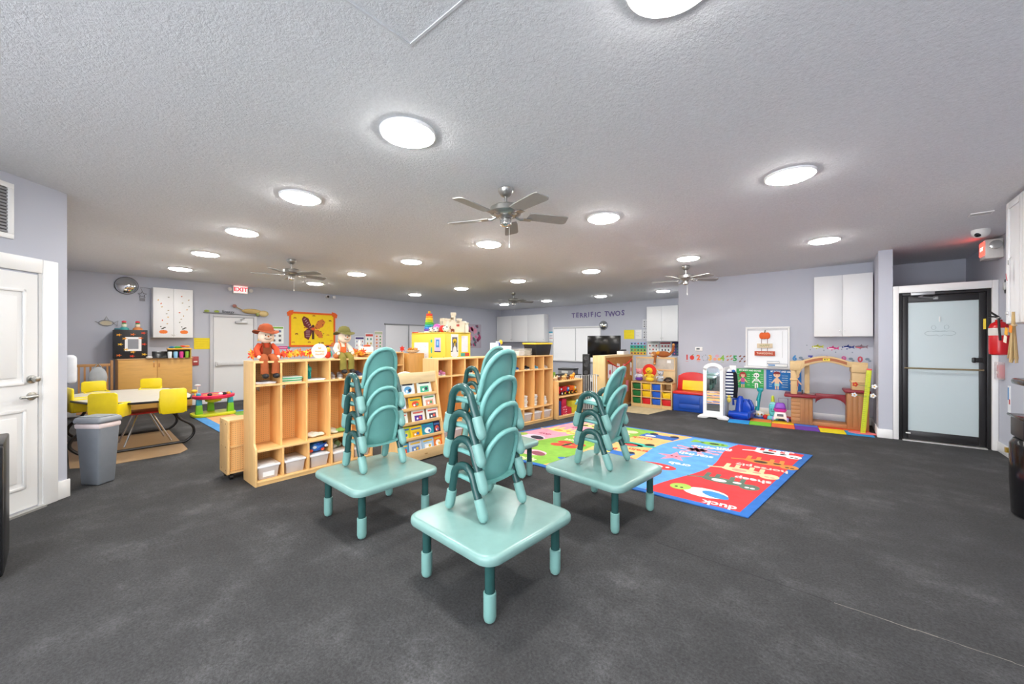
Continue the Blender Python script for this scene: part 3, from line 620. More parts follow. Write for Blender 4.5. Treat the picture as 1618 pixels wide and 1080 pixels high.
crumple('toddler_bag', 'grey and green bag lying on a bin in the fourth bay', w1(P1 * 3.5, .15, .176), 0, ['#9aa49a', '#6f8a5a', '#c8ccc8'], (.17, .18, .1))
for i, lab in ((2, 'stack of white diapers in the middle hanging bay of the tote-topped locker'), (3, 'stack of white diapers in the fourth hanging bay of the tote-topped locker'), (4, 'low stack of white diapers in the hanging bay beside the toy shelf')):
    lump('diaper_stack', lab, 'diapers', w2b(P3 * (i + .4), .14, .2855), R2b, ['#f2f2ef', '#e4e8ea', '#f6f3ea', '#e9eeea'], (.13, .15, .20 if i < 4 else .15), 7, 'diaper stacks in the lockers', 'diaper')
t = thing('white_garment', 'small white garment hanging in the second bay of the tote-topped locker', 'clothes', w2b(P3 * 1.45, .2, 0), R2b)
part('cloth_piece', t, G(cloth('#f2f2f2')).prism([(-.03, .5), (.03, .48), (.035, .62), (.05, .68), (.02, .8), (0, .86), (-.02, .8), (-.05, .68), (-.03, .6)], -.015, .015), bev=.006)
# on top of the far lockers
t = thing('white_box', 'white storage box on the lockers beneath the white wall cabinets', 'box', w2b(.14, .16, 1.1655), R2b)
bx('body', t, WHITE, -.13, .13, -.1, .1, 0, .17, bev=.006); bx('side_box', t, m('#e6e8ee', .5), -.2, -.135, -.08, .06, 0, .22, bev=.004)
t = thing('toy_helicopter', 'small blue and yellow toy on the white storage box', 'toy', w2b(.07, .16, 1.336), R2b)
part('body', t, G(plas('#2b4f9e')).ell((0, 0, .03), (.04, .03, .03), 10, 6)); part('cabin', t, G(plas('#f2c12e')).ell((.05, 0, .06), (.035, .03, .04), 10, 6)); part('trim', t, G(plas('#f0f0f0')).box(-.05, .03, -.012, .012, .055, .075), bev=.004)
for i, (lab, x, c) in enumerate([('white wire basket beside the storage tote', .52, '#dcd6c8'), ('beige wire basket filled with wipes', .68, '#c9c2b2')]):
    t = thing('wire_basket', lab, 'basket', w2b(x, .14, 1.1655), R2b); g = G(m(c, .5))
    for k in range(5): g.box(-.075, .075, -.08, -.077, .008 + k * .025, .016 + k * .025); g.box(-.075, -.072, -.08, .08, .008 + k * .025, .016 + k * .025); g.box(.072, .075, -.08, .08, .008 + k * .025, .016 + k * .025)
    for k in range(6): g.box(-.075 + k * .0295, -.072 + k * .0295, -.081, -.078, 0, .125)
    part('wire', t, g); part('contents', t, G(cloth('#cfc8bb' if i else '#e5dfe2')).box(-.068, .068, -.07, .07, .002, .085), bev=.01)
t = thing('storage_tote', 'large black plastic tote with a yellow lid on the locker end', 'tote', w2b(1.02, .16, 1.1655), R2b)
part('tub', t, G(plas('#202124', .4)).taper(.36, .26, 0, .42, .3, .19), bev=.008); part('lid', t, G(plas('#f1cf3a', .4)).box(-.225, .225, -.165, .165, .19, .22), bev=.008)
# ---------------- scarecrows and autumn things on the near locker ----------------
def scarecrow(label, loc, rz, hat, shirt, pants, bib, lean=0, s=1.):
    t = thing('scarecrow_doll', label, 'doll', loc, rz); t.scale = (s, s, s)
    SK = cloth('#f3d9bf')
    g = G(cloth(shirt)); g.ell((0, .02, .11), (.062, .05, .1), 14, 9); part('torso', t, g)
    for sx in (-1, 1):
        g = G(cloth(pants)); g.tube([(sx * .03, .0, .03), (sx * .045, -.07, .035), (sx * .05, -.115, .0), (sx * .052, -.125, -.07), (sx * .05, -.12, -.13)], .035, 10, rs=[.042, .042, .04, .036, .04]); part('leg', t, g)
        g = G(m('#1d1d1f', .6)); g.ell((sx * .05, -.15, -.155), (.03, .055, .028), 12, 7); part('boot', t, g)
        g = G(cloth(shirt)); g.tube([(sx * .055, .01, .17), (sx * .095, -.02, .12), (sx * .09, -.07, .05 + .02 * lean)], .026, 9, rs=[.028, .028, .03]); ar = part('arm', t, g)
        part('hand', ar, G(SK).ell((sx * .09, -.085, .04 + .02 * lean), (.02, .022, .02), 9, 6))
        g = G(m('#d9b45a', .8))
        for k in range(7): a = random.uniform(-.03, .03); g.tube([(sx * .05, -.12, -.12), (sx * .05 + a, -.14, -.17 + abs(a) * .4)], .004, 4)
        part('straw', t, g)
    g = G(cloth(bib)); g.box(-.038, .038, -.034, -.026, .05, .14)
    for sx in (-1, 1): g.tube([(sx * .03, -.031, .14), (sx * .035, -.025, .18), (sx * .033, .02, .205)], .008, 6)
    part('overall_bib', t, g, bev=.004)
    hx = .03 * lean
    hd = part('head', t, G(SK).ell((hx, -.005, .26), (.078, .066, .075), 16, 10))
    g = G(m('#222222', .6)); g.ell((hx - .024, -.069, .272), .0065, 8, 5); g.ell((hx + .024, -.069, .272), .0065, 8, 5)
    g.tube([(hx + .034 * math.cos(R(a)), -.070 + .008 * abs(math.cos(R(a))), .245 + .016 * math.sin(R(a))) for a in range(200, 345, 20)], .0028, 5); part('face', hd, g)
    part('nose', hd, G(cloth('#e07a3a')).ell((hx, -.073, .258), .009, 8, 5))
    g = G(m('#e3c07a', .85))
    for k in range(16): a = R(195 + k * 10) if k < 8 else R(-5 - (k - 8) * 10 + 0); g.tube([(hx + .05 * math.cos(a), .0 + .03 * math.sin(a) + .02, .29), (hx + .078 * math.cos(a), .02 + .03 * math.sin(a), .21)], .004, 4)
    part('straw_hair', hd, g)
    g = G(cloth(hat)); g.lathe([(.125, .303), (.12, .311), (.076, .318), (.072, .348), (.056, .382), (.022, .398)], 20, (hx, .005, 0)); g.v = [(p[0], p[1], p[2] + .018 * math.sin(math.atan2(p[1], p[0]) * 2 + 1) if p[2] < .313 else p[2]) for p in g.v]; part('hat', t, g)
    return t
SC = 1.0
scarecrow('scarecrow doll in a rust orange hat and brown overalls on the locker end', w1(.15, .19, 1.2105), 90, '#96441f', '#cf4a26', '#a8552a', '#82421f', 0, .95)
scarecrow('scarecrow doll in an olive green hat with orange bib on the locker', w1(.93, .17, 1.2105), 92, '#6a6430', '#e6d8c0', '#857830', '#d9652a', 1, .95)
def leaf_shape(s):
    q_ = []
    for k in range(20):
        a = 2 * PI * k / 20; r = s * (.62 + .38 * math.cos(a * 5)) ; q_.append((r * math.cos(a), r * math.sin(a)))
    return q_
LC = ['#e2402a', '#f0902a', '#f5c02e', '#c8402a', '#f07a20', '#e8b03a']
def garland(label, place, n, spread, big=.05):
    t = thing('leaf_garland', label, 'garland', place, 90)
    for i in range(n):
        g = G(cloth(LC[(i * 5 + n) % len(LC)])); e = Euler((random.uniform(.7, 1.9), random.uniform(-.5, .5), random.uniform(-1, 1))).to_matrix().to_4x4()
        g.M = Matrix.Translation((random.uniform(-spread, spread), random.uniform(-.05, .05), random.uniform(.05, .05 + .035))) @ e
        g.prism(leaf_shape(random.uniform(.7, 1) * big), -.001, .001, 'xy'); part('leaf', t, g, smooth=0)
    return t
garland('red silk leaves at the very end of the locker top', w1(.035, .17, 1.2105), 9, .03)
garland('yellow and orange silk leaves between the first scarecrow and the pumpkin plaque', w1(.36, .2, 1.2105), 22, .10)
garland('mixed red and orange silk leaves beside the round plaque', w1(.56, .2, 1.2105), 20, .08)
garland('orange silk leaves next to the green-hatted scarecrow', w1(1.1, .17, 1.2105), 20, .09)
t = thing('round_plaque', 'round white autumn plaque with printed words between the dolls', 'sign', w1(.66, .14, 1.2105), 90)
part('disc', t, G(m('#f2ead8', .6)).lathe([(.08, -.006), (.085, 0), (.08, .006)], 28, (0, 0, .088), 'y')); part('stem', t, G(m('#7b6a3e', .7)).box(-.008, .008, -.004, .004, .168, .186))
for i, (w_, c) in enumerate([('fall', '#e0803a'), ('blessings', '#c8a040'), ('thankful', '#d88a6a')]): text(w_, .03, m(c, .7), t, (0, -.0075, .122 - i * .034), depth=.0006)
t = thing('toy_turkey', 'small red, yellow and teal turkey figure behind the plaque', 'figurine', w1(.80, .25, 1.2105), 90)
part('body', t, G(plas('#d8402f')).ell((0, 0, .045), (.04, .03, .045), 12, 8)); part('head', t, G(plas('#f2c22f')).ell((0, -.01, .1), (.03, .025, .03), 10, 7)); part('wing', t, G(plas('#2fa7a0')).ell((.035, 0, .05), (.014, .025, .035), 8, 6)); part('hat', t, G(plas('#2b2b2b')).lathe([(.026, .118), (.024, .124), (.016, .126), (.014, .146)], 12))
t = thing('woven_pumpkin', 'small brown woven pumpkin beside the scarecrow in the green hat', 'decoration', w1(.84, .12, 1.2105), 0)
g = G(m('#a8602f', .7)); g.ell((0, 0, .03), (.036, .036, .03), 20, 8); g.v = [(p[0] * (1 + .07 * math.cos(8 * math.atan2(p[1], p[0]))), p[1] * (1 + .07 * math.cos(8 * math.atan2(p[1], p[0]))), p[2]) for p in g.v]; part('body', t, g); part('stem', t, G(m('#5a6a2e', .7)).cyl((0, 0, .055), .006, .02, 8))
# on the distant units
t = thing('white_figurine', 'white duck-shaped planter with berries on the distant locker', 'decoration', (-6.75, 3.75, 1.2005), 90)
part('body', t, G(WHITE).box(-.13, .13, -.05, .05, 0, .11), bev=.02); part('neck', t, G(WHITE).tube([(-.11, 0, .09), (-.14, 0, .16), (-.12, 0, .22)], .022, 8)); part('berry', t, G(m('#c0502a', .6)).ell((.02, 0, .125), (.08, .03, .025), 10, 6))
t = thing('leaf_bowl', 'white bowl of orange silk leaves on the plain wooden cabinet', 'bowl', (-6.7, 4.76, 1.1705), 0)
part('bowl', t, G(WHITE).lathe([(.05, 0), (.12, .03), (.15, .06), (.13, .055), (.05, .02)], 20))
g = G(cloth('#d9702a'))
for i in range(14): a = random.uniform(0, 6.28); g.M = Matrix.Translation((.07 * math.cos(a), .07 * math.sin(a), .07 + .02 * random.random())) @ Euler((random.uniform(.3, 1.2), random.uniform(-.5, .5), a)).to_matrix().to_4x4(); g.use(cloth(LC[i % 6])); g.prism(leaf_shape(.045), -.001, .001, 'xy')
o = part('leaf_filling', t, g, smooth=0); o['kind'] = 'stuff'
t = thing('silk_poinsettia', 'single red silk flower on the plain wooden cabinet', 'decoration', (-6.75, 4.53, 1.1705), 90)
part('stem', t, G(m('#4a6a30', .7)).cyl((0, 0, 0), .006, .09, 8)); g = G(cloth('#e23a2e'))
for k in range(6): g.M = Matrix.Translation((0, 0, .09)) @ Matrix.Rotation(k * PI / 3, 4, 'Y') @ Matrix.Rotation(.3, 4, 'X'); g.prism([(0, 0), (.02, .03), (0, .075), (-.02, .03)], -.001, .001, 'xz')
part('petal', t, g, smooth=0)
# ---------------- tiered book rack ----------------
rk = thing('book_rack', 'tiered light wooden book display rack full of picture books', 'book rack', (-3.70, 2.44, 0), 90)
BW = .68
sp = [(0, 0), (0, .12), (.20, 1.03), (.30, 1.03), (.36, 0)]
for x in (0, BW - .018): part('side_panel', rk, G(MAPLE).prism(sp, x, x + .018, 'yz'), bev=.003)
def tier_y(z): return .02 + .20 * max(0, z - .12) / .91
bx('front_board', rk, wood('#e6c08a', g=WOODH), .018, BW - .018, .002, .018, .02, .14, bev=.003)
part('knot', rk, G(m('#c2935a', .6)).pe(.38, .08, .025, .008)); 
tz = [.10, .27, .44, .60, .76]
for i, z in enumerate(tz):
    y = tier_y(z)
    bx('tier_ledge', rk, MAPLEH, .018, BW - .018, y, y + .09, z - .014, z, bev=.002)
    if i: bx('tier_lip', rk, MAPLEH, .018, BW - .018, y - .008, y, z - .014, z + .022, bev=.002)
bk = G(wood('#e3ba80', g=WOODH)); bk.add([(.018, .09, .08), (BW - .018, .09, .08), (BW - .018, .275, 1.02), (.018, .275, 1.02), (.018, .10, .08), (BW - .018, .10, .08), (BW - .018, .285, 1.02), (.018, .285, 1.02)], [(0, 1, 2, 3), (7, 6, 5, 4), (0, 4, 5, 1), (2, 6, 7, 3), (1, 5, 6, 2), (0, 3, 7, 4)]); part('back_board', rk, bk, smooth=0)
bx('header_board', rk, wood('#ecd0a2', g=WOODH), .018, BW - .018, .185, .2, .90, 1.03, bev=.003)
books = [(4, .10, .17, .135, '#e8eef4', '#d84a3a', 'white book with blue and red print, at the far end of the top tier'), (4, .26, .17, .15, '#dfe9ee', '#5aa0d0', 'white picture book with blue panel on the top tier'), (4, .50, .19, .155, '#e9f1ea', '#46b08a', 'picture book with green band and yellow sun on the top tier'),
         (3, .12, .16, .13, '#cfdcec', '#7a9ac8', 'pale blue picture book on the second tier'), (3, .34, .17, .12, '#f0b52c', '#d8442e', 'yellow picture book with big red lettering on the second tier'), (3, .55, .17, .135, '#f1ece6', '#e0a088', 'white and peach picture book on the second tier'),
         (2, .12, .16, .12, '#eef0e6', '#8ab070', 'white and green picture book on the third tier'), (2, .36, .17, .13, '#f4efe4', '#5a2f98', 'picture book with a purple and orange square on the third tier'), (2, .57, .16, .13, '#f3f2f2', '#4a4a58', 'white picture book with vertical dark lettering on the third tier'),
         (1, .14, .15, .13, '#b7c634', '#e6d040', 'lime green picture book on the fourth tier'), (1, .30, .16, .12, '#f3cd1f', '#e0a010', 'bright yellow picture book on the fourth tier'), (1, .47, .16, .125, '#1f96ac', '#f4f4f4', 'teal picture book with a white bear on the fourth tier'), (1, .61, .10, .13, '#26264a', '#d04a3a', 'dark navy picture book on the fourth tier'),
         (0, .10, .14, .12, '#4f9fc4', '#d84048', 'blue and red picture book at the bottom corner'), (0, .27, .16, .13, '#c8d6e6', '#6a86b8', 'blue grey picture book on the bottom tier'), (0, .45, .16, .125, '#a9cbe6', '#f2f2f2', 'light blue picture book on the bottom tier'), (0, .60, .12, .13, '#ea7a2a', '#f6f0e6', 'orange picture book on the bottom tier')]
for ti, x, w_, h_, c1, c2, lab in books:
    z = tz[ti]; y = tier_y(z) + .022; w_ *= 1.1; h_ *= 1.12
    b = thing('picture_book', lab, 'book', (L := (rk.location.x - y, rk.location.y + x, z + .001)), 90, 'picture books on the rack'); b.rotation_euler = (R(-12), 0, R(90))
    bx('cover', b, paper(c1), -w_ / 2, w_ / 2, 0, .008, 0, h_); bx('pages', b, paper('#f6f4ec'), -w_ / 2 + .003, w_ / 2 - .003, .0082, .014, .003, h_ - .003)
    g = G(m(c2, .6)); k = random.random()
    if k < .5: g.pr(-w_ * .3, w_ * .3, h_ * .12, h_ * .55)
    else: g.pe(0, h_ * .4, w_ * .28, h_ * .25)
    g.use(m(['#e8b83a', '#3a6ab0', '#d85a4a', '#4a9a6a', '#333344'][ti], .6)); g.pr(-w_ * .38, w_ * .38, h_ * .72, h_ * .84, 1); g.pe(w_ * .12, h_ * .35, w_ * .1, h_ * .12, 2); g.use(paper('#ffffff')); g.pe(-w_ * .1, h_ * .3, w_ * .07, h_ * .09, 2)
    part('print', b, g, smooth=0)
t = thing('spindle_chair', 'small white wooden chair with a spindle back behind the book rack', 'chair', (-4.75, 3.25, 0), 60)
WP = m('#f3f1ea', .4)
part('seat', t, G(WP).prism(rrect(-.15, .15, -.15, .15, .04), .50, .52, 'xy'), bev=.005)
for x in (-.13, .13):
    for y in (-.13, .13): part('leg', t, G(WP).cyl((x, y, 0), .014, .50, 8))
bow = [(-.15, .13, .52), (-.155, .14, .75)] + [(.155 * math.cos(R(a)), .15, .80 + .15 * math.sin(R(a))) for a in range(165, 10, -15)] + [(.155, .14, .75), (.15, .13, .52)]
part('bow', t, G(WP).tube(bow, .013, 8))
for x in (-.09, -.045, 0, .045, .09): part('spindle', t, G(WP).tube([(x * .9, .13, .52), (x, .148, .80 + .15 * math.sqrt(1 - (x / .155) ** 2))], .006, 6))
# ---------------- yellow cabinet and the toys on top ----------------
YEL = m('#f6d94e', .4, 0, 'paint')
yc = thing('yellow_cabinet', 'tall bright yellow two-door cabinet with papers taped on it', 'cabinet', (-7.15, 5.07, 0), 0)
bx('body', yc, YEL, 0, 1.14, 0, .68, 0, 1.58, bev=.004)
bx('top_panel', yc, m('#f3d34a', .4, 0, 'paint'), -.01, 1.15, -.012, .69, 1.582, 1.60, bev=.003)
dr = bx('door', yc, YEL, .004, 1.136, -.02, -.002, .05, 1.57, bev=.003); bx('handle', dr, m('#8a7a3a', .4, .7), 1.09, 1.105, -.034, -.02, .98, 1.10, bev=.003)
g = G(paper('#f1f1f4')); g.pr(.10, .60, .76, 1.26); g.use(m('#c6c6d2', .8))
for i in range(14): x, z = random.uniform(.2, .5), random.uniform(.9, 1.2); g.pr(x, x + .05, z, z + .006, 2)
g.use(m('#3fb79c', .6)); g.pe(.70, 1.29, .03, .035); g.pe(.70, 1.10, .025, .07); g.pe(.70, .92, .035, .045); g.pr(.78, .86, .89, .92); g.pe(.93, .9, .02, .025)
g.use(paper('#d9c9e6')); g.pr(.80, 1.0, 1.06, 1.36); g.use(m('#3d8fd8', .6)); g.pr(.85, .95, 1.16, 1.32, 2); g.use(m('#9fd0f2', .6)); g.pr(.875, .925, 1.2, 1.29, 3); g.use(m('#5a4a6a', .6)); g.pr(.80, 1.0, 1.06, 1.085, 2)
part('print', yc, g, smooth=0, loc=(0, -.0205, .13))
g = G(paper('#f4f4f4')); g.pr(.13, .33, 1.05, 1.50); g.use(m('#6b6a70', .7)); g.pr(.16, .30, 1.14, 1.44, 2); g.use(m('#f2c81e', .6)); g.pe(.23, 1.36, .05, .05, 3); g.pr(.215, .245, 1.22, 1.36, 3); g.use(paper('#f4f4f4')); g.pp([(.16, 1.0), (.30, 1.0), (.27, 1.22), (.23, 1.27), (.19, 1.22)], 4); g.pr(.19, .26, .72, 1.05, 2)
g.use(DARK); g.pe(.14, 1.15, .02, .012, 4); g.pe(.30, 1.15, .02, .012, 4); g.use(paper('#eef0f6')); g.pr(.42, .60, 1.13, 1.47); g.use(m('#4fb0a0', .6)); g.pr(.40, .52, 1.04, 1.11); g.use(m('#e0533a', .6)); g.pr(.52, .64, 1.04, 1.11); g.use(paper('#f6f6f6')); g.pr(.40, .62, .86, 1.02); g.use(m('#d8404a', .6)); g.pe(.46, .94, .045, .05, 2); g.pe(.56, .94, .04, .05, 2)
part('print', yc, g, smooth=0, loc=(1.1405, 0, .06), rot=(0, 0, R(90)))
t = thing('ring_stacker', 'rainbow ring stacking toy on the yellow cabinet', 'toy', (-6.78, 5.25, 1.6005), 0)
part('base', t, G(plas('#e9eef2')).lathe([(.11, 0), (.115, .02), (.10, .035)], 24)); part('post', t, G(plas('#f2c230')).lathe([(.02, .03), (.018, .42), (.03, .45), (.02, .475)], 12))
for i, c in enumerate(['#7b4fc0', '#3f8fe0', '#35b6b0', '#57b947', '#b6d334', '#f5d02d', '#f39a26', '#e23a2c']):
    r = .115 - i * .0065; z = .036 + i * .048; part('ring', t, G(plas(c)).lathe([(r - .035, z), (r - .008, z), (r, z + .012), (r, z + .034), (r - .008, z + .046), (r - .035, z + .046)], 24))
CST = m('#efe6d2', .55)
t = thing('toy_castle', 'cream plastic toy castle with towers on the yellow cabinet', 'toy', (-6.25, 5.50, 1.6005), 20)
def crenel(g, x0, x1, y0, y1, z):
    n = max(2, int((x1 - x0) / .03)); d = (x1 - x0) / (2 * n - 1)
    for i in range(n): g.box(x0 + 2 * i * d, x0 + (2 * i + 1) * d, y0, y1, z, z + .022)
g = G(CST); g.box(-.10, .27, -.05, .05, 0, .22); crenel(g, -.10, .27, -.05, .05, .22); part('curtain_wall', t, g)
for nm, x, r, h_ in (('tower', -.14, .06, .30), ('keep', -.02, .05, .43), ('tower', .12, .052, .30), ('tower', .3, .04, .21)):
    part(nm, t, G(CST).lathe([(r, 0), (r, h_ * .55), (r * .92, h_ * .58), (r * .9, h_ * .84), (r * 1.2, h_ * .88), (r * 1.2, h_), (r, h_), (r, h_ * .95)], 10, (x, 0, 0)))
for x, z, c in ((-.035, .28, '#9a8a70'), (.0, .28, '#9a8a70'), (.105, .13, '#c8382c'), (.14, .13, '#c8382c'), (.105, .2, '#b0a088'), (.14, .2, '#b0a088')): bx('window_slit', t, m(c, .6), x - .008, x + .008, -.075, -.045, z, z + .045)
t = thing('white_block_tower', 'cream block tower behind the toy balls on the yellow cabinet', 'toy', (-6.6, 5.5, 1.6005), 0)
g = G(CST); g.box(-.07, .07, -.05, .05, 0, .30); crenel(g, -.07, .07, -.05, .05, .30); part('body', t, g)
for x in (-.025, .025): bx('window_slit', t, m('#a89a80', .6), x - .008, x + .008, -.053, -.049, .2, .26)
def ball(label, loc, r, c, spots=None):
    t = thing('toy_ball', label, 'ball', (loc[0], loc[1], loc[2]), 0, 'balls on the yellow cabinet'); part('sphere', t, G(plas(c)).ell((0, 0, r), r, 16, 10))
    if spots:
        for a, b in ((0, 0), (70, 30), (-70, 30), (30, -50), (-40, -40), (10, 60), (150, 10)):
            v = Vector((math.cos(R(b)) * math.sin(R(a)), -math.cos(R(b)) * math.cos(R(a)), math.sin(R(b)))); o = part('patch', t, G(m(spots, .5)).ell((0, 0, 0), (r * .25, r * .25, r * .06), 8, 4)); o.location = v * r * .985 + Vector((0, 0, r)); o.rotation_euler = v.to_track_quat('Z', 'Y').to_euler()
ball('small white soccer ball beside the ring stacker', (-6.55, 5.13, 1.6005), .062, '#f2f2f0', '#222222'); ball('pink ball behind the white soccer ball', (-6.50, 5.24, 1.6005), .095, '#e070c8')
ball('white soccer ball with black patches in front of the toy castle', (-6.12, 5.16, 1.6005), .07, '#f2f2ea', '#1f3a24'); ball('red ball between the soccer balls', (-6.27, 5.2, 1.6005), .075, '#d8302c'); ball('small navy and white ball next to the red ball', (-6.38, 5.12, 1.6005), .06, '#e8e8f0', '#1c2c60')
t = thing('toy_animal', 'small brown toy animal by the castle edge', 'toy', (-6.05, 5.28, 1.6005), 90); g = G(plas('#8a3a1e')); g.ell((0, 0, .05), (.05, .02, .025), 10, 6); part('body', t, g); part('horn', t, G(plas('#5a2a18')).tube([(-.05, 0, .06), (-.07, 0, .09), (-.06, 0, .13)], .008, 6))
for x in (-.03, .03):
    for y in (-.012, .012): part('leg', t, G(plas('#8a3a1e')).cyl((x, y, 0), .007, .04, 6))
t = thing('red_book', 'thin red book lying on the corner of the yellow cabinet', 'book', (-7.03, 5.12, 1.6005), 5); bx('cover', t, m('#c8383a', .5), -.1, .1, -.07, .07, 0, .022, bev=.003); bx('pages', t, paper(), -.096, .102, -.066, .066, .004, .018)
# ---------------- left end of the room ----------------
t = thing('storage_cabinet', 'two-door maple cabinet against the exit-door wall', 'cabinet', (-10.36, .74, 0), 90)
OAK = wood('#d8a558', g=(2, 14, 14))
bx('body', t, wood('#cf9a52'), 0, 1.10, 0, .5, .06, 1.06, bev=.004); bx('top_panel', t, wood('#ecc592', g=WOODH), -.01, 1.11, -.02, .5, 1.061, 1.075, bev=.002)
for x0, x1, hx in ((.006, .545, .505), (.553, 1.094, .58)):
    d = bx('door', t, OAK, x0, x1, -.018, -.001, .08, 1.05, bev=.003); bx('handle', d, m('#b8793a', .5), hx - .008, hx + .008, -.03, -.018, .90, .98, bev=.003)
bx('plinth', t, m('#6a4a2a', .6), .02, 1.08, .03, .48, 0, .06); part('lock', t, G(STEEL).cyl((.50, -.022, 1.01), .01, .006, 10, 'y'))
t = thing('black_box', 'black box with autumn leaf cutouts and a framed picture', 'box', (-10.42, .70, 1.076), 90)
bx('body', t, m('#1d1e22', .5), 0, .46, .0, .36, 0, .56, bev=.004)
g = G(m('#eeeef0', .6)); g.pr(.14, .37, .15, .42); g.use(m('#8c8f96', .5)); g.pr(.18, .33, .19, .38, 2); part('picture_frame', t, g, smooth=0, loc=(0, -.001, 0))
for i, (x, z) in enumerate([(.06, .46), (.25, .47), (.40, .50), (.08, .28), (.14, .39), (.36, .40), (.41, .28), (.16, .18), (.25, .13), (.06, .07), (.24, .05), (.41, .08)]):
    o = part('leaf_cutout', t, G(m(['#f0a82e', '#e0702a', '#d8452a', '#f2c040'][i % 4], .7)).prism([(a, b * .6) for a, b in leaf_shape(.045)], 0, -.003), smooth=0); o.location = (x, -.001, z)
for i, (x, c, lab) in enumerate([(.14, '#3aa0a0', 'small rooster figure with teal base on the black box'), (.33, '#e08a4a', 'small rooster figure with orange base on the black box')]):
    t = thing('rooster_figurine', lab, 'figurine', (-10.55, .70 + x, 1.636), 90, 'rooster figures on the black box')
    part('base', t, G(plas(c)).lathe([(.075, 0), (.07, .03), (.045, .05)], 14)); part('body', t, G(plas('#e8e6d0' if i == 0 else '#f0e0c8')).ell((0, 0, .09), (.04, .035, .05), 10, 7)); part('comb', t, G(plas('#e0324a')).ell((0, 0, .155), (.035, .015, .025), 8, 5)); part('collar', t, G(plas('#3f8a4a')).lathe([(.036, .115), (.03, .13), (.02, .14)], 12))
t = thing('teal_tray', 'dark teal tray on top of the black box', 'tray', (-10.6, .80, 1.6362), 90); part('body', t, G(plas('#1f6a7a')).box(-.09, -.0, -.1, .0, 0, .03), bev=.006)
t = thing('tablet', 'black tablet leaning on a stand on the maple cabinet', 'tablet', (-10.3, 1.33, 1.076), 90)
part('screen', t, G(m('#17181b', .2)).box(-.12, .12, -.01, .006, .0, .14), bev=.004).rotation_euler = (R(-14), 0, 0); bx('stand', t, DARK, -.05, .05, .03, .09, 0, .01)
t = thing('white_mouse', 'small white device beside the black tablet', 'device', (-10.3, 1.17, 1.076), 90); part('body', t, G(WHITE).ell((0, 0, .022), (.05, .04, .022), 12, 7))
t = thing('toy_rack', 'black and yellow toy stand with coloured cups on the maple cabinet', 'toy', (-10.28, 1.62, 1.076), 90)
bx('back', t, DARK, -.18, .18, .06, .075, 0, .17); bx('shelf', t, plas('#f0b429'), -.19, .19, -.06, .08, .17, .195, bev=.006); bx('upright', t, plas('#c8a83a'), .165, .18, -.05, .06, 0, .17)
for x, c in ((-.15, '#dfe6ea'), (-.06, '#8fc4e6'), (.03, '#d8388a'), (.12, '#86b83a')): part('cup', t, G(plas(c)).lathe([(.03, 0), (.036, .11), (.03, .13)], 14, (x, 0, 0)))
for x, c in ((-.12, '#2a78a8'), (-.04, '#3fa04a'), (.05, '#e0502a'), (.12, '#e8a030'), (.0, '#3fa04a')): part('toy_piece', t, G(plas(c)).ell((x, 0, .215 + .02 * (x > 0)), (.05, .035, .022), 9, 6))
# wall cabinet, mirror and wall pieces
t = thing('wall_cabinet', 'white wall cabinet dotted with leaf and pumpkin stickers', 'cabinet', (LX + .24, 1.26, 0), 90)
WC = m('#eeeff1', .4, 0, 'paint')
bx('body', t, WC, 0, .64, 0, .238, 1.49, 2.52, bev=.003)
for a, b in ((.004, .317), (.323, .636)): d = bx('door', t, WC, a, b, -.02, -.001, 1.494, 2.516, bev=.003)
g = G(m('#ea7a2a', .6)); 
for x in (.16, .49): g.use(m('#ea7a2a', .6)); g.pe(x - .025, 1.61, .04, .036); g.pe(x + .025, 1.61, .04, .036); g.pe(x, 1.612, .03, .04, 2); g.use(m('#3a3a2c', .6)); g.pe(x - .01, 1.68, .03, .012, 1, 12, 30); g.pe(x + .02, 1.70, .02, .01); g.pe(x - .04, 1.72, .012, .01)
for i in range(18):
    x, z = (.08 + .17 * random.random()) + (.33 if i % 2 else 0), 1.78 + .62 * (i / 18); g.use(m(['#c8a878', '#9a9a8a', '#d8643a', '#b8a890', '#e0b060'][i % 5], .7)); g.pe(x, z, .016, .010, 1, 8, random.uniform(0, 90))
part('print', t, g, smooth=0, loc=(0, -.021, 0))
for x in (.30, .34): part('knob', t, G(WHITE).ell((x, -.035, 1.55), (.012, .014, .012), 10, 6))
def dome_mirror(label, loc, rz, r):
    t = thing('convex_mirror', label, 'mirror', loc, rz); part('dome', t, G(m('#d9dadb', .04, 1.)).lathe([(r, 0), (r * .97, -r * .2), (r * .85, -r * .36), (r * .6, -r * .5), (r * .3, -r * .57), (r * .02, -r * .6)], 28, axis='y')); part('rim', t, G(m('#2b2b2d', .5)).lathe([(r * 1.03, .0), (r * 1.03, -.02), (r * .98, -.02)], 28, axis='y'))
dome_mirror('round convex safety mirror on the exit-door wall', (LX + .001, .90, 2.53), 90, .17)
dome_mirror('round convex safety mirror below the purple lettering', (-6.12, BY - .001, 1.97), 0, .155)
t = thing('star_decoration', 'dangling dark wire star ornament beside the wall cabinet', 'decoration', (LX + .01, 1.13, 2.40), 90)
q_ = [(.07 * (1 if k % 2 == 0 else .45) * math.sin(R(36 * k)), -.01, .07 * (1 if k % 2 == 0 else .45) * math.cos(R(36 * k)) - .03) for k in range(10)]
part('wire_star', t, G(m('#77777c', .5, .5)).tube(q_, .006, 6, closed=True)); part('wire', t, G(m('#77777c', .5, .5)).tube([(0, -.01, .04), (-.03, -.01, .12), (.12, -.01, .11)], .004, 6)); part('tassel', t, G(m('#909095', .7)).box(-.04, .04, -.014, -.008, -.16, -.10))
t = thing('wire_fish', 'wire framed fish ornament hung on the exit-door wall', 'decoration', (LX + .01, .62, 1.77), 90)
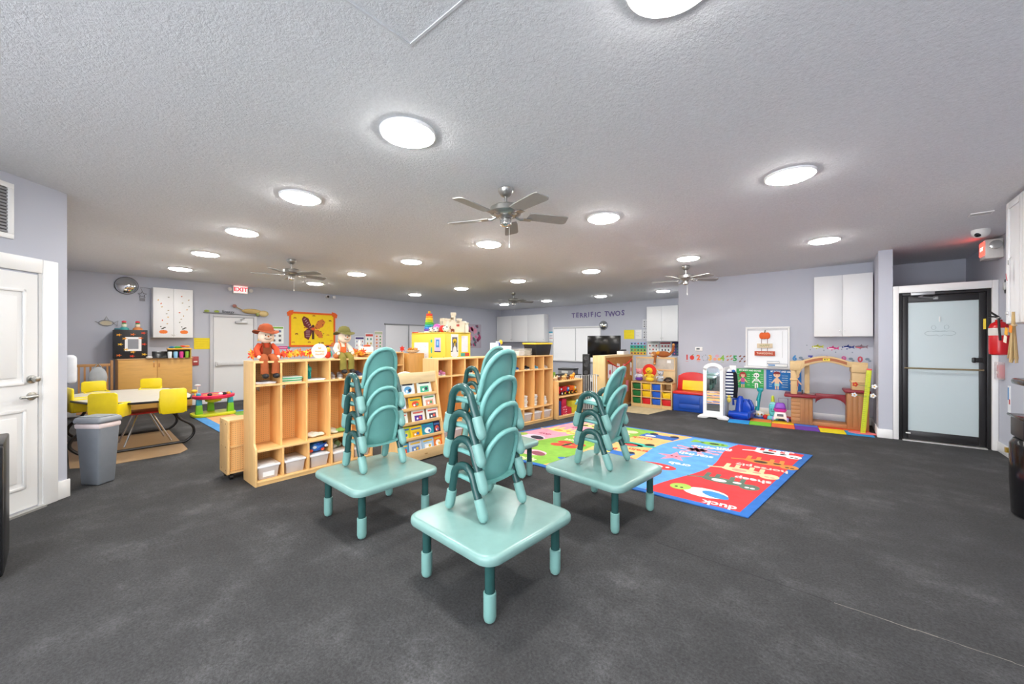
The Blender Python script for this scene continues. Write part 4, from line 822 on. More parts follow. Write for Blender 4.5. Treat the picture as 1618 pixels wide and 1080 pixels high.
g = G(m('#8b8a86', .4, .6)); g.tube([(.10 * math.cos(R(a)), -.01, .055 * math.sin(R(a))) for a in range(0, 360, 24)], .005, 6, closed=True); g.tube([(.10, -.01, 0), (.16, -.01, .05), (.15, -.01, -.05), (.10, -.01, 0)], .005, 6); g.tube([(-.1, -.01, 0), (-.15, -.01, .03)], .004, 6); part('wire_body', t, g)
part('belly', t, G(m('#c9bda4', .6)).pe(0, 0, .085, .042, 2)); g = G(m('#8b8a86', .4, .6)); g.tube([(-.02, -.01, .055), (0, -.01, .13), (.04, -.01, .05)], .004, 6); part('fin', t, g)
def poster(name, label, Xw, y0, y1, z0, z1, base_, fn=None, rz=90, cat='poster', Yw=None):
    loc = (Xw + .002, (y0 + y1) / 2, z0) if rz == 90 else ((y0 + y1) / 2, Yw - .002, z0)
    t = thing(name, label, cat, loc, rz); w, h_ = y1 - y0, z1 - z0
    bx('sheet', t, paper(base_), -w / 2, w / 2, -.003, 0, 0, h_)
    if fn:
        g = G(paper(base_)); fn(g, w, h_); part('print', t, g, smooth=0, loc=(0, -.003, 0))
    return t
def lines(c, n=5, m_=.1):
    def fn(g, w, h_):
        g.use(m(c, .8))
        for i in range(n):
            z = h_ * (.88 - .8 * i / n); k = random.uniform(.6, 1); g.pr(-w * (.5 - m_), -w * (.5 - m_) + w * (1 - 2 * m_) * k, z - h_ * .022, z)
    return fn
def gridp(hdr, cols_, nx, ny, cell='#ffffff'):
    def fn(g, w, h_):
        if hdr: g.use(m(hdr, .7)); g.pr(-w * .46, w * .46, h_ * .87, h_ * .97)
        for j in range(ny):
            for i in range(nx):
                x = -w * .42 + w * .84 * (i + .5) / nx; z = h_ * (.05 + .8 * (j + .5) / ny)
                if cell: g.use(m(cell, .7)); g.pr(x - w * .36 / nx, x + w * .36 / nx, z - h_ * .34 / ny, z + h_ * .34 / ny)
                g.use(m(cols_[(i * 3 + j * 5) % len(cols_)], .7)); g.pe(x, z, w * .2 / nx, h_ * .22 / ny, 2, 8)
    return fn
poster('yellow_notice', 'plain yellow notice sheet between the wall cabinet and exit door', LX, 1.96, 2.24, 1.24, 1.49, '#f2da2a', lines('#d8b820', 4))
poster('care_chart', 'white picture chart with green heading near the exit door', LX, 3.46, 3.77, 1.36, 1.80, '#f1f3f2', gridp('#7fb04a', ['#6a6a70', '#5a6a9a', '#7a5a5a', '#4a4a55'], 2, 3, '#e3e6e6'))
poster('name_strip', 'narrow pink and teal strip on the wall under the picture chart', LX, 3.62, 3.92, 1.22, 1.29, '#d0428a', lambda g, w, h_: (g.use(m('#2fa0a0', .7)), g.pe(w * .42, h_ * .5, .035, .035, 1), g.use(paper('#f2d8e6')), g.pr(-w * .35, w * .25, h_ * .4, h_ * .6)))
t = thing('number_dots', 'small cluster of pink, blue and green round stickers on the wall', 'sticker', (LX, 3.77, 1.08), 90)
for x, z, c in ((-.07, 0, '#c8409a'), (-.02, .06, '#3f8fd0'), (.05, .05, '#5a7ad0'), (.09, .0, '#49a86a'), (.02, 0, '#e0c040')): part('dot', t, G(m(c, .6)).pe(x, z, .032, .032, 1), smooth=0)
def bf(g, w, h_):
    for x, z, l in ((0, h_ / 2, 1),): pass
    WN = ['#5a1f24', '#d8702a']
    cx, cz = 0, h_ * .5
    g.use(m('#6b2326', .7)); g.pp([(cx - .02, cz + .04), (cx - .12, cz + .30), (cx - .24, cz + .36), (cx - .29, cz + .28), (cx - .24, cz + .10), (cx - .10, cz + .01)], 1); g.pp([(cx - .02, cz + .0), (cx - .14, cz + .03), (cx - .24, cz - .06), (cx - .22, cz - .22), (cx - .12, cz - .28), (cx - .04, cz - .12)], 1)
    g.use(m('#d8782e', .7)); g.pp([(cx + .02, cz + .04), (cx + .12, cz + .24), (cx + .25, cz + .30), (cx + .33, cz + .22), (cx + .26, cz + .08), (cx + .10, cz + .01)], 1); g.pp([(cx + .02, cz - .0), (cx + .13, cz + .0), (cx + .24, cz - .08), (cx + .26, cz - .22), (cx + .15, cz - .22), (cx + .05, cz - .10)], 1)
    g.use(m('#b08a98', .7)); 
    for k in range(5): g.pe(cx - .22 + .035 * k, cz + .28 - .05 * k, .035, .012, 2, 8, 35)
    for k in range(4): g.pr(cx - .19, cx - .08, cz - .20 + k * .05, cz - .18 + k * .05, 2)
    g.use(m('#4a2418', .7))
    for k in range(14): g.pe(cx + .06 + .24 * random.random(), cz - .18 + .42 * random.random(), .014, .010, 2, 7)
    g.pr(cx - .03, cx + .03, cz - .26, cz + .05, 3); g.pe(cx, cz + .09, .035, .045, 3); g.use(m('#e05a24', .7)); g.pe(cx, cz + .02, .05, .04, 4)
    for k, (x, z) in enumerate([(-.46, .3), (-.42, -.12), (-.5, -.34), (.02, .38), (.46, .26), (.40, -.14), (-.1, -.34), (.25, -.36), (.5, -.3), (-.2, .05)]):
        g.use(m(['#b8641f', '#8a3a1a', '#d88a2a'][k % 3], .7)); g.pe(x - .018, cz + z, .025, .016, 1, 7, 40); g.pe(x + .018, cz + z, .025, .016, 1, 7, -40)
bb = poster('bulletin_board', 'yellow bulletin board with a large butterfly and orange border', LX, 3.90, 5.10, 1.27, 2.20, '#f7d21f', bf, cat='bulletin board')
OR = m('#e8641f', .7)
for a in ((-.60, .60, 0, .05), (-.60, .60, .88, .93), (-.60, -.555, .05, .88), (.555, .60, .05, .88)): bx('border', bb, OR, a[0], a[1], -.016, -.0032, a[2], a[3])
for sx in (-1, 1): part('bow', bb, G(OR).prism([(sx * .52, .85), (sx * .64, .80), (sx * .66, .90), (sx * .60, .95), (sx * .50, .97)], -.022, -.016), smooth=0)
part('rosette', bb, G(m('#e88a50', .7)).pe(.54, .06, .06, .06, 12), smooth=0)
poster('routine_chart', 'white chart with purple heading, first of three charts past the butterfly board', LX, 5.70, 5.98, .98, 1.56, '#eef0f3', gridp('#4a3a78', ['#b04a50', '#6a7ab0'], 4, 4, None))
poster('routine_chart', 'white chart with red heading, middle of three charts past the butterfly board', LX, 6.02, 6.28, .98, 1.66, '#f2f3f0', gridp('#c84a44', ['#5a9a90', '#d0b060', '#c8705a'], 2, 4, None))
poster('routine_chart', 'rainbow coloured chart with pink heading beside the white sliding panels', LX, 6.32, 6.60, .98, 1.74, '#eadfe0', gridp('#b8c0a0', ['#e0783a', '#4a8ad0', '#e0c040', '#60a860', '#c84a6a'], 2, 6, None))
def pinkp(g, w, h_):
    for i in range(26): g.use(m(['#d87a9c', '#e69ab4', '#8a4a68', '#c04a7a', '#5a6a72'][i % 5], .8)); g.pe(random.uniform(-.42, .42) * w, random.uniform(.08, .95) * h_, random.uniform(.04, .09), random.uniform(.05, .12), 1 + i % 3, 10, random.uniform(0, 90))
poster('tree_mural', 'pink and grey handprint tree mural on the exit-door wall', LX, 10.08, 11.0, 1.16, 2.10, '#b4a9b8', pinkp, cat='mural')
def exit_sign(label, loc, rz):
    t = thing('exit_sign', label, 'exit sign', loc, rz); bx('housing', t, m('#e6e6e4', .4), -.15, .15, -.06, 0, 0, .19, bev=.008); bx('face', t, m('#fbd9d6', .4, 0, 'emit', e=.35), -.135, .135, -.063, -.06, .015, .175)
    text('EXIT', .135, m('#e8202a', .4, 0, 'emit', e=1.2), t, (0, -.064, .095), depth=.001, bold=.004)
    for sx in (-1, 1): part('lamp_head', t, G(m('#dcdcda', .4)).lathe([(.02, .0), (.04, -.03), (.045, -.06), (.03, -.07)], 14, (sx * .21, 0, .09), 'y'))
    return t
exit_sign('red lettered EXIT sign over the white exit door', (LX + .001, 2.82, 2.55), 90)
t = thing('door_ledge_branch', 'grey branch shelf with small letters over the exit door', 'decoration', (LX, 2.7, 2.05), 90)
part('branch', t, G(m('#8d8f95', .5)).tube([(-.58, -.04, .02), (-.2, -.04, .015), (.25, -.04, -.005), (.52, -.04, -.015)], .012, 7)); 
for x in (-.52, -.34): part('frog', t, G(plas('#9fb04a')).ell((x, -.04, .05), (.05, .02, .03), 9, 6))
text('Energy', .085, m('#5a5c63', .6), t, (-.12, -.045, .055), depth=.006)
t = thing('straw_alligator', 'tan woven alligator ornament above the exit door', 'decoration', (LX, 3.05, 2.07), 90)
g = G(m('#c9ad72', .8)); g.ell((0, -.05, .075), (.21, .05, .06), 14, 8); part('body', t, g); g = G(m('#d8c08a', .8)); g.ell((.25, -.06, .03), (.11, .055, .075), 12, 8); part('head', t, g); part('tail', t, G(m('#a8926a', .8)).tube([(-.18, -.05, .09), (-.27, -.05, .13), (-.34, -.05, .17)], .012, 6)); part('tail_tip', t, G(m('#a8746a', .8)).ell((-.35, -.05, .18), (.045, .02, .04), 9, 6)); part('leg', t, G(m('#9aa060', .8)).ell((.12, -.06, .01), (.04, .03, .05), 8, 6))
t = thing('fire_alarm_pull', 'small red fire alarm pull beside the maple cabinet', 'alarm', (LX, 1.98, .88), 90); bx('plate', t, m('#b04a4a', .5), -.06, .06, -.03, 0, 0, .2, bev=.006); bx('pull', t, m('#e8dcd8', .5), -.035, .035, -.045, -.03, .07, .1, bev=.003)
for i, (y, lab, c) in enumerate(((4.86, 'dark lensed bullet camera under the ceiling, first of the pair', '#3a3a3e'), (5.04, 'white bullet camera under the ceiling, second of the pair', '#e4e4e6'))):
    t = thing('wall_camera', lab, 'camera', (LX, y, 2.66), 90); part('mount', t, G(WHITE).cyl((0, 0, 0), .03, -.02, 14, 'y')); part('body', t, G(m('#dededf', .4)).lathe([(.03, -.02), (.045, -.05), (.045, -.10), (.03, -.11)], 16, axis='y')); part('lens', t, G(m(c, .2)).lathe([(.034, -.108), (.02, -.118)], 14, axis='y'))
# wooden gate in the corner
t = thing('wooden_gate', 'low wooden slatted gate in the corner by the maple cabinet', 'gate', (-10.3, .22, 0), 90)
for z in (.1, .95): bx('rail', t, wood('#b98a58', g=WOODH), 0, .42, -.015, .015, z, z + .05, bev=.003)
for i in range(6): bx('slat', t, wood('#b98450'), .02 + i * .07, .045 + i * .07, -.01, .01, .15, .95)
bx('post', t, wood('#a87848'), .42, .455, -.02, .02, 0, 1.06, bev=.003)
t = thing('grey_bag', 'pale bag hanging on the wooden gate', 'bag', (-10.27, .48, .55), 90); part('body', t, G(cloth('#b8bcc0')).ell((0, -.05, .2), (.12, .05, .2), 12, 8)); part('strap', t, G(cloth('#8f9aa0')).tube([(-.05, -.04, .38), (0, -.02, .46), (.05, -.04, .38)], .01, 6))
t = thing('towel_dispenser', 'white paper towel dispenser on the return wall', 'dispenser', (-5.75, .051, 1.0), 180); part('cover', t, G(m('#eef0f3', .35)).box(-.16, .16, -.075, 0, 0, .27), bev=.03, seg=3); bx('slot', t, m('#b8bcc2', .4), -.11, .11, -.06, -.01, -.012, -.0005)
# grey waste bin
t = thing('waste_bin', 'grey plastic waste bin with a liner beside the angled wall', 'bin', (-5.60, .265, 0), 38)
part('body', t, G(m('#7d838b', .45)).taper(.19, .155, 0, .25, .2, .60), bev=.02, seg=3); part('liner', t, G(m('#f1e2e2', .4)).taper(.256, .206, .555, .262, .212, .605), bev=.015); part('rim_lid', t, G(m('#8b9097', .4)).taper(.29, .235, .606, .27, .215, .665), bev=.025, seg=3); bx('swing_flap', t, m('#989d9f', .4), -.11, .11, -.08, .08, .666, .672, bev=.003)
# toddler table with moulded seats
tt = thing('toddler_table', 'toddler feeding table with yellow bucket seats set into its pale top', 'table', (0, 0, 0))
top = [(-7.5, .12), (-6.92, .30), (-6.66, .60), (-6.62, .95), (-6.72, 1.17), (-7.1, 1.25), (-7.7, 1.27), (-8.35, 1.18), (-8.6, .9), (-8.65, .4), (-8.4, .14)]
part('tabletop', tt, G(m('#d3cdc1', .35)).prism(top, .625, .645, 'xy'), smooth=0)
part('edge_band', tt, G(BLACK).tube([(x, y, .634) for x, y in top], .014, 6, closed=True))
def bucket(x, y, rz):
    s = G(m('#f6dc12', .35)); Mx = Matrix.Translation((x, y, 0)) @ Matrix.Rotation(R(rz), 4, 'Z'); s.M = Mx
    w = .135; pr = [(.13, .44), (.15, .56), (.16, .66), (.17, .79)]
    # back shell, sides and seat
    s.prism([(-w, .60), (-w * .98, .78), (-w * .8, .80), (w * .8, .80), (w * .98, .78), (w, .60), (w * .9, .50), (w * .75, .48), (-w * .75, .48), (-w * .9, .50)], .14, .165)
    s.box(-w, -w + .02, -.12, .15, .49, .66); s.box(w - .02, w, -.12, .15, .49, .66); s.box(-w * .8, w * .8, -.12, .15, .48, .50); s.box(-w, w, -.14, -.12, .49, .655)
    o = part('bucket_seat', tt, s, bev=.012); return o
for x, y, rz in ((-6.70, .42, -118), (-6.66, .98, -95), (-8.5, .98, 80), (-8.55, .38, 95), (-7.65, .26, 190)): bucket(x, y, rz)
for X0, Y0, Y1 in ((-6.9, .2, 1.04), (-8.1, .2, 1.04)):
    P = [(X0, Y0 + .05, .62), (X0, Y0 + .05, .4), (X0, Y0 - .08, .25), (X0, Y0 - .10, .14), (X0, Y0 + .02, .03), (X0, Y0 + .15, .022), (X0, Y1, .022), (X0, Y1 + .12, .03), (X0, Y1 + .20, .12), (X0, Y1 + .18, .24), (X0, Y1 + .03, .38), (X0, Y1, .62)]
    P = [(x, max(y, .09), z) for x, y, z in P]
    part('sled_leg', tt, G(BLACK).tube(smooth_path(P, 4), .018, 8))
t = thing('red_chair', 'red plastic chair with chrome legs tucked under the toddler table', 'chair', (-7.37, .80, 0), 3)
RD = m('#c8281e', .35)
part('seat', t, G(RD).prism(rrect(-.2, .2, -.26, .2, .06), .42, .445, 'xy'), bev=.01)
part('backrest', t, G(RD).add(*(lambda V, F: (V, F))([(x_, .2 + .10 * k + .02 * (abs(x_) > .15) * 0 + d_, .43 + .19 * k) for d_ in (0, .018) for k in (0, .5, 1) for x_ in (-.2, -.1, 0, .1, .2)],
    [(i + 5 * j, i + 1 + 5 * j, i + 6 + 5 * j, i + 5 + 5 * j) for j in (0, 1) for i in range(4)] + [(15 + i + 5 * j, 20 + i + 5 * j, 21 + i + 5 * j, 16 + i + 5 * j) for j in (0, 1) for i in range(4)] + [(0, 5, 20, 15), (5, 10, 25, 20), (4, 19, 24, 9), (9, 24, 29, 14)] + [(10 + i, 11 + i, 26 + i, 25 + i) for i in range(4)])))
for x in (-1, 1):
    for y, yb in ((-.14, -.24), (.06, .23)): part('leg', t, G(m('#c9cacb', .2, 1.)).tube([(x * .13, y * .7, .42), (x * .2, yb, .012)], .012, 8))
solo(G(m('#a98d6c', .4)).prism([(-8.15, .09), (-6.45, .09), (-6.3, .30), (-6.3, 1.0), (-6.45, 1.1), (-8.15, 1.15)], .001, .006, 'xy'), 'floor_mat', 'shiny tan plastic mat under the toddler table', 'mat', smooth=0)
# activity centre toy and the second rug
t = thing('activity_center', 'red, green and lime baby activity centre near the exit door', 'toy', (-9.1, 1.93, .011), 90)
part('base', t, G(plas('#d4e02a')).prism(rrect(-.33, .33, -.25, .25, .14, 6), 0, .055, 'xy'), bev=.015); 
for x, y in ((-.24, -.12), (.24, -.12), (0, .2)): 
    part('pillar_lower', t, G(plas('#7cc832')).taper(.11, .09, .05, .09, .08, .22, x, y), bev=.01); part('pillar_upper', t, G(plas('#35a8c8')).taper(.09, .08, .22, .08, .07, .33, x, y), bev=.01)
part('tray', t, G(plas('#e02a58')).lathe([(.15, .33), (.28, .32), (.33, .34), (.335, .38), (.30, .395), (.15, .38)], 28)); part('seat', t, G(cloth('#cddc3a')).lathe([(.05, .24), (.12, .26), (.15, .33), (.16, .37), (.15, .385), (.13, .36)], 20))
for i, (x, y, c) in enumerate(((-.24, -.1, '#3fb0d8'), (-.1, -.22, '#1f1f22'), (.06, -.23, '#f2f2f2'), (.12, -.22, '#1f1f22'), (.2, -.18, '#e8a03a'), (.25, -.05, '#3fb0d8'))): part('play_piece', t, G(plas(c)).ell((x, y, .41), (.04, .035, .03), 10, 6))
g = G(plas('#e8c832')); g.tube([(-.27, 0, .38), (-.28, .02, .47)], .012, 6); g.ell((-.28, .02, .47), (.05, .04, .035), 10, 6); part('bee', t, g); g = G(plas('#f0f0f0')); g.tube([(-.22, .1, .39), (-.22, .1, .55)], .008, 6); g.ell((-.22, .1, .57), (.05, .03, .02), 10, 6); part('rattle', t, g)
t = thing('play_rug', 'smaller blue bordered play rug beneath the activity centre', 'rug', (0, 0, 0))
part('border', t, G(cloth('#4f93cf')).prism([(-9.3, 1.62), (-6.6, 1.62), (-6.6, 3.42), (-9.3, 3.42)], .001, .009, 'xy')); part('field', t, G(cloth('#e6ac78')).prism([(-9.15, 1.77), (-6.75, 1.77), (-6.75, 3.35), (-9.15, 3.35)], .009, .0105, 'xy'))
g = G(cloth('#7fae4a')); g.prism([(-9.15, 2.2), (-7.9, 2.2), (-7.9, 3.35), (-9.15, 3.35)], .0105, .0108, 'xy'); g.use(cloth('#f2cf3a')); g.prism(arc(-8.4, 2.3, .2, 0, 340, 10), .0105, .0111, 'xy'); part('print', t, g, smooth=0)
# black cooler at the picture's edge
t = thing('mini_fridge', 'black mini fridge with a chrome handle by the white door', 'fridge', (-3.76, -.612, 0), 90)
bx('body', t, BLACK, 0, .41, 0, .42, .02, .80, bev=.01); d = bx('door', t, m('#1a1a1c', .25), 0, .41, -.05, -.005, .03, .79, bev=.01)
g = G(STEEL); g.tube([(.375, -.055, .45), (.375, -.10, .46), (.375, -.10, .76), (.375, -.055, .77)], .011, 8); part('handle', d, g)
for x in (0, .38):
    for y in (.03, .38): part('foot', t, G(DARK).cyl((x, y, 0), .018, .02, 10))
# ---------------- back wall ----------------
t = thing('wall_lettering', 'purple letters TERRIFIC TWOS on the far wall', 'lettering', (-6.36, BY, 2.36), 0)
PUR = m('#6d5f96', .6); wd_ = 'TERRIFIC TWOS'; xw = {'I': .09, ' ': .13, 'W': .23, 'O': .2, 'T': .16}
tot = sum(xw.get(c, .165) for c in wd_); x = -tot / 2; sc_ = 2.07 / tot
for i, c in enumerate(wd_):
    wch = xw.get(c, .165)
    if c != ' ': text(c, .24, PUR, t, ((x + wch / 2) * sc_, -.004, .012 * math.sin(i * 1.7)), (PI / 2, R(4 * math.sin(i * 2.3)), 0), name='letter', bold=.006, depth=.003)
    x += wch
def beadcab(label, x0, x1, z0, z1, Y, n, depth=.3, slim=None):
    t = thing('wall_cabinet', label, 'cabinet', (0, Y, 0), 0)
    bx('body', t, WC, x0, x1, -depth + .02, 0, z0, z1, bev=.003); w = (x1 - x0) / n
    for i in range(n):
        d = bx('door', t, WC, x0 + i * w + .004, x0 + (i + 1) * w - .004, -depth, -depth + .019, z0 + .004, z1 - .004, bev=.003)
        hx = x0 + (i + 1) * w - .03 if i % 2 == 0 else x0 + i * w + .03
        part('knob', d, G(m('#a8a8a8', .3, .8)).cyl((hx, -depth - .02, z0 + .10), .009, .02, 8, 'y'))
    return t
beadcab('white three-door wall cabinets in the far corner', LX + .03, -8.42, 1.40, 2.46, BY, 3)
beadcab('white wall cabinet beside the step in the far wall', -4.50, -3.56, 1.42, 2.50, BY, 2)
lb = beadcab('white two-door wall cabinet above the play kitchen', -.27, .485, 1.49, 2.53, NY, 2)
poster('info_sign', 'small white sign with a blue heading beside the far window', 0, -8.40, -8.20, 1.42, 1.80, '#eef1f4', lambda g, w, h_: (g.use(m('#3fa0c0', .7)), g.pr(-w * .5, w * .5, h_ * .85, h_), g.use(m('#c87080', .7)), g.pr(-w * .35, w * .35, h_ * .3, h_ * .36), g.use(m('#6a6a88', .7)), g.pr(-w * .35, w * .3, h_ * .55, h_ * .6)), rz=0, Yw=BY, cat='sign')
poster('yellow_notice', 'yellow notice sheet on the far wall beside the television', 0, -5.37, -5.02, 1.50, 1.80, '#f3dd2c', lines('#dcc02a', 5), rz=0, Yw=BY)
poster('white_notice', 'white notice sheet next to the yellow one on the far wall', 0, -4.98, -4.77, 1.50, 1.80, '#f0f0f2', lines('#b8b8c0', 5), rz=0, Yw=BY)
poster('photo_sheet', 'upper sheet of small photos half behind the white wall cabinet', 0, -4.74, -4.54, 1.85, 2.13, '#d9dbe0', gridp(None, ['#3a3a40', '#6a6a70', '#8a8a90'], 2, 3, None), rz=0, Yw=BY)
poster('photo_sheet', 'lower sheet of small photos half behind the white wall cabinet', 0, -4.74, -4.54, 1.50, 1.80, '#d9dbe0', gridp(None, ['#4a4a50', '#6a6a78', '#9a9aa0'], 2, 3, None), rz=0, Yw=BY)
def abc(g, w, h_):
    bands = ['#e8b84a', '#8cc06a', '#3fb5a0', '#a8b8dc']
    for j, c in enumerate(bands): g.use(m(c, .7)); g.pr(-w * .5, w * .5, h_ * .25 * j, h_ * .25 * (j + 1))
    for j in range(4):
        for i in range(5): g.use(m(['#7a3a5a', '#2f3f4a', '#3a4a80', '#c04a4a', '#2a6a5a'][(i + 2 * j) % 5], .7)); g.pe(-w * .4 + w * .2 * i, h_ * (.125 + .25 * j), w * .05, h_ * .07, 2, 8)
poster('alphabet_chart', 'rainbow banded alphabet chart on the far wall', 0, -5.15, -4.62, .98, 1.40, '#ffffff', abc, rz=0, Yw=BY)
poster('calendar_chart', 'white chart of red and grey pictures beside the alphabet chart', 0, -4.58, -4.22, .96, 1.41, '#eeeeea', gridp('#c8ccc8', ['#c0504a', '#7a8a90'], 3, 3, '#fafafa'), rz=0, Yw=BY)
poster('feelings_chart', 'white chart of round faces with a red heading', 0, -4.19, -3.85, .95, 1.40, '#eef0ee', gridp('#b0404a', ['#6a7a6a', '#c04a50', '#4a4a55'], 3, 3, None), rz=0, Yw=BY)
poster('shapes_chart', 'dark blue chart under the cabinet, nearest the wall step', 0, -3.82, -3.42, .98, 1.41, '#4a4f78', gridp('#3a2a58', ['#d86a8a', '#6a9ad0', '#e8e8f0', '#5a8a70', '#d04a50'], 4, 4, None), rz=0, Yw=BY)
# ---------------- toy shelf, gate, television ----------------
SH = (-3.80, 5.81, 0); RS = 86
t = thing('toy_shelf', 'low wooden toy shelf with trucks and soft blocks', 'shelf', SH, RS)
for x in (0, .76): bx('side_panel', t, MAPLE, x, x + .02, 0, .30, 0, .69, bev=.003)
for z in (.03, .385, .665): bx('shelf', t, MAPLEH, .02, .76, .002, .29, z, z + .02, bev=.002)
bx('back_panel', t, wood('#d9a868'), .02, .76, .285, .295, .05, .72); bx('kick_board', t, MAPLEH, .02, .76, .01, .025, 0, .03)
def ws(x, y, z): a = R(RS); return (SH[0] + x * math.cos(a) - y * math.sin(a), SH[1] + x * math.sin(a) + y * math.cos(a), z)
def truck(label, x, c1, c2, wheel, s=1.):
    t = thing('toy_truck', label, 'toy truck', ws(x, .15, .4055), RS, 'toy trucks on the shelf')
    part('chassis', t, G(plas(c1)).box(-.11 * s, .11 * s, -.05, .05, .035, .06), bev=.006); part('cab', t, G(plas(c2)).box(.03 * s, .10 * s, -.045, .045, .06, .14), bev=.012); part('dump_bed', t, G(plas(c1)).taper(.12 * s, .09, .065, .15 * s, .11, .16, -.05 * s), bev=.008)
    bx('windscreen', t, m('#bfe0ee', .2), .05 * s, .09 * s, -.048, -.044, .10, .13)
    for x_ in (-.065 * s, .065 * s):
        for y in (-.055, .055): w_ = part('wheel', t, G(BLACK).cyl((x_, y - .012, .036), .036, .024, 16, 'y')); part('hub', w_, G(plas(wheel)).cyl((x_, y - .014, .036), .02, .028, 12, 'y'))
truck('red toy dump truck with white wheels on the shelf', .165, '#d0222c', '#d0222c', '#f0f0f0'); truck('red toy truck with blue cab and yellow wheels', .39, '#c8202c', '#2f7fd0', '#f2d22a'); truck('orange toy truck with a yellow cab on the shelf', .615, '#ee6a1c', '#f2bd2e', '#e8b030')
def block(label, x, y, z, s, c, kind='dots'):
    t = thing('soft_block', label, 'block', ws(x, y, z), RS, 'soft blocks on the bottom shelf'); part('cube_body', t, G(m(c, .8, 0, kind, scale=22) if kind == 'dots' else cloth(c)).box(-s / 2, s / 2, -s / 2, s / 2, 0, s), bev=.006)
block('navy polka dot soft block, lower of the two at the locker end', .10, .12, .0505, .13, '#2c3f86'); block('navy polka dot soft block, upper of the two at the locker end', .10, .12, .1815, .13, '#2c3f86'); block('red polka dot soft block in the middle bottom', .26, .12, .0505, .16, '#cf2648'); block('red polka dot soft block on top of another red one', .26, .12, .2115, .13, '#cf2648'); block('small red polka dot soft block at the yellow end', .41, .10, .0505, .12, '#c82a40')
block('large yellow soft block on the bottom shelf', .60, .15, .0505, .22, '#e3d23a', 'c')
for i, (x, c, s, lab) in enumerate([(.08, '#e8c8a0', .05, 'pale round toy face at the locker end of the toy shelf'), (.20, '#6a3a22', .045, 'dark brown toy animal on the toy shelf'), (.34, '#d8b070', .06, 'tan toy animal in the middle of the toy shelf top'), (.47, '#5a3420', .04, 'small brown toy animal beside the orange one'), (.60, '#f0a030', .06, 'orange toy animal at the gate end of the toy shelf')]):
    t = thing('toy_animal', lab, 'toy', ws(x, .13, .6855), RS, 'toy animals on the shelf top'); part('body', t, G(plas(c)).ell((0, 0, s * .9), (s * 1.1, s * .7, s * .55), 12, 7)); part('head', t, G(plas(c)).ell((s * .9, -.01, s * 1.5), (s * .5, s * .45, s * .5), 10, 7))
    for a in (-.6, .6):
        for b in (-.35, .35): part('leg', t, G(plas(c)).cyl((a * s, b * s, 0), s * .2, s * .7, 8))
for x, c, lab in ((.08, '#c8503a', 'red upright toy box on the toy shelf'), (.16, '#7fa83a', 'green upright toy box on the toy shelf')):
    t = thing('toy_box', lab, 'toy', ws(x, .24, .6855), RS); bx('body', t, plas(c), -.035, .035, -.03, .03, 0, .15, bev=.006); bx('label_patch', t, paper('#f0ead8'), -.02, .02, -.032, -.03, .05, .09)
t = thing('safety_gate', 'white metal safety gate between the toy shelf and cork-backed cabinet', 'gate', (-3.98, 6.72, 0), 52); WM = m('#eeeeec', .35)
g = G(WM); g.tube([(0, 0, .05), (0, 0, .72), (.45, 0, .74), (.45, 0, .05)], .013, 8, closed=True); part('frame', t, g)
for i in range(9): part('bar', t, G(WM).cyl((.045 + i * .045, 0, .05), .007, .68, 8))
part('latch', t, G(m('#b8b8b8', .3, .7)).cyl((.45, 0, .72), .018, .05, 10, 'x'))
t = thing('television', 'large flat black television on a stand near the far window', 'television', (-4.78, 9.52, 0), 0)
bx('screen', t, m('#121214', .18), -.47, .47, -.02, -.001, .98, 1.56, bev=.004); bx('bezel', t, m('#1c1c1e', .4), -.48, .48, 0, .05, .97, 1.57, bev=.006); bx('neck', t, DARK, -.05, .05, .05, .09, .1, 1.2); bx('foot', t, DARK, -.3, .3, -.1, .25, 0, .03, bev=.006)
t = thing('tower_speaker', 'slim black tower speaker in front of the television', 'speaker', (-5.0, 9.0, 0), 20); bx('cabinet', t, BLACK, -.09, .09, -.1, .1, 0, 1.08, bev=.008)
for z in (.6, .8, .97): part('driver', t, G(m('#55565a', .4)).lathe([(.06, -.101), (.05, -.108), (.02, -.104)], 16, (0, 0, z), 'y'))
t = thing('printer_table', 'small black table under the printer', 'table', (-5.5, 8.9, 0), 10); bx('top', t, DARK, -.3, .3, -.22, .22, .50, .53, bev=.004)
for x in (-.27, .27):
    for y in (-.19, .19): bx('leg', t, DARK, x - .015, x + .015, y - .015, y + .015, 0, .5)
t = thing('printer', 'grey and black desktop printer behind the safety gate', 'printer', (-5.5, 8.9, .531), 10); bx('body', t, m('#8f9094', .4), -.22, .22, -.17, .17, 0, .12, bev=.012); bx('lid', t, m('#35363a', .4), -.23, .23, -.18, .18, .121, .165, bev=.01); bx('panel', t, m('#d8dadc', .4), -.12, .06, -.178, -.171, .04, .10)
# cork-backed divider cabinet
t = thing('divider_cabinet', 'light wooden cabinet whose cork back carries a red paper banner', 'cabinet', (-3.53, 7.10, 0), 90)
LM = wood('#e6c890'); bx('body', t, LM, 0, 1.42, .012, .27, 0, 1.12, bev=.004)
g = G(LM); g.box(0, 1.42, 0, .011, 1.08, 1.12); g.box(0, .04, 0, .011, 0, 1.08); g.box(1.38, 1.42, 0, .011, 0, 1.08); g.box(.04, 1.38, 0, .011, 0, .05); part('face_frame', t, g)
bx('cork_board', t, m('#c08447', .9, 0, 'cloth'), .04, 1.38, .004, .0115, .05, 1.08)
t = thing('paper_banner', 'red ribbon banner with pink drawings on the cork board', 'banner', (-3.525, 7.10, 0), 90)
rb = [(.12 + .2 * i, -.004, 1.02 - .16 * math.sin(PI * i / 6)) for i in range(7)]; part('ribbon', t, G(cloth('#d8362e')).tube(rb, .014, 6))
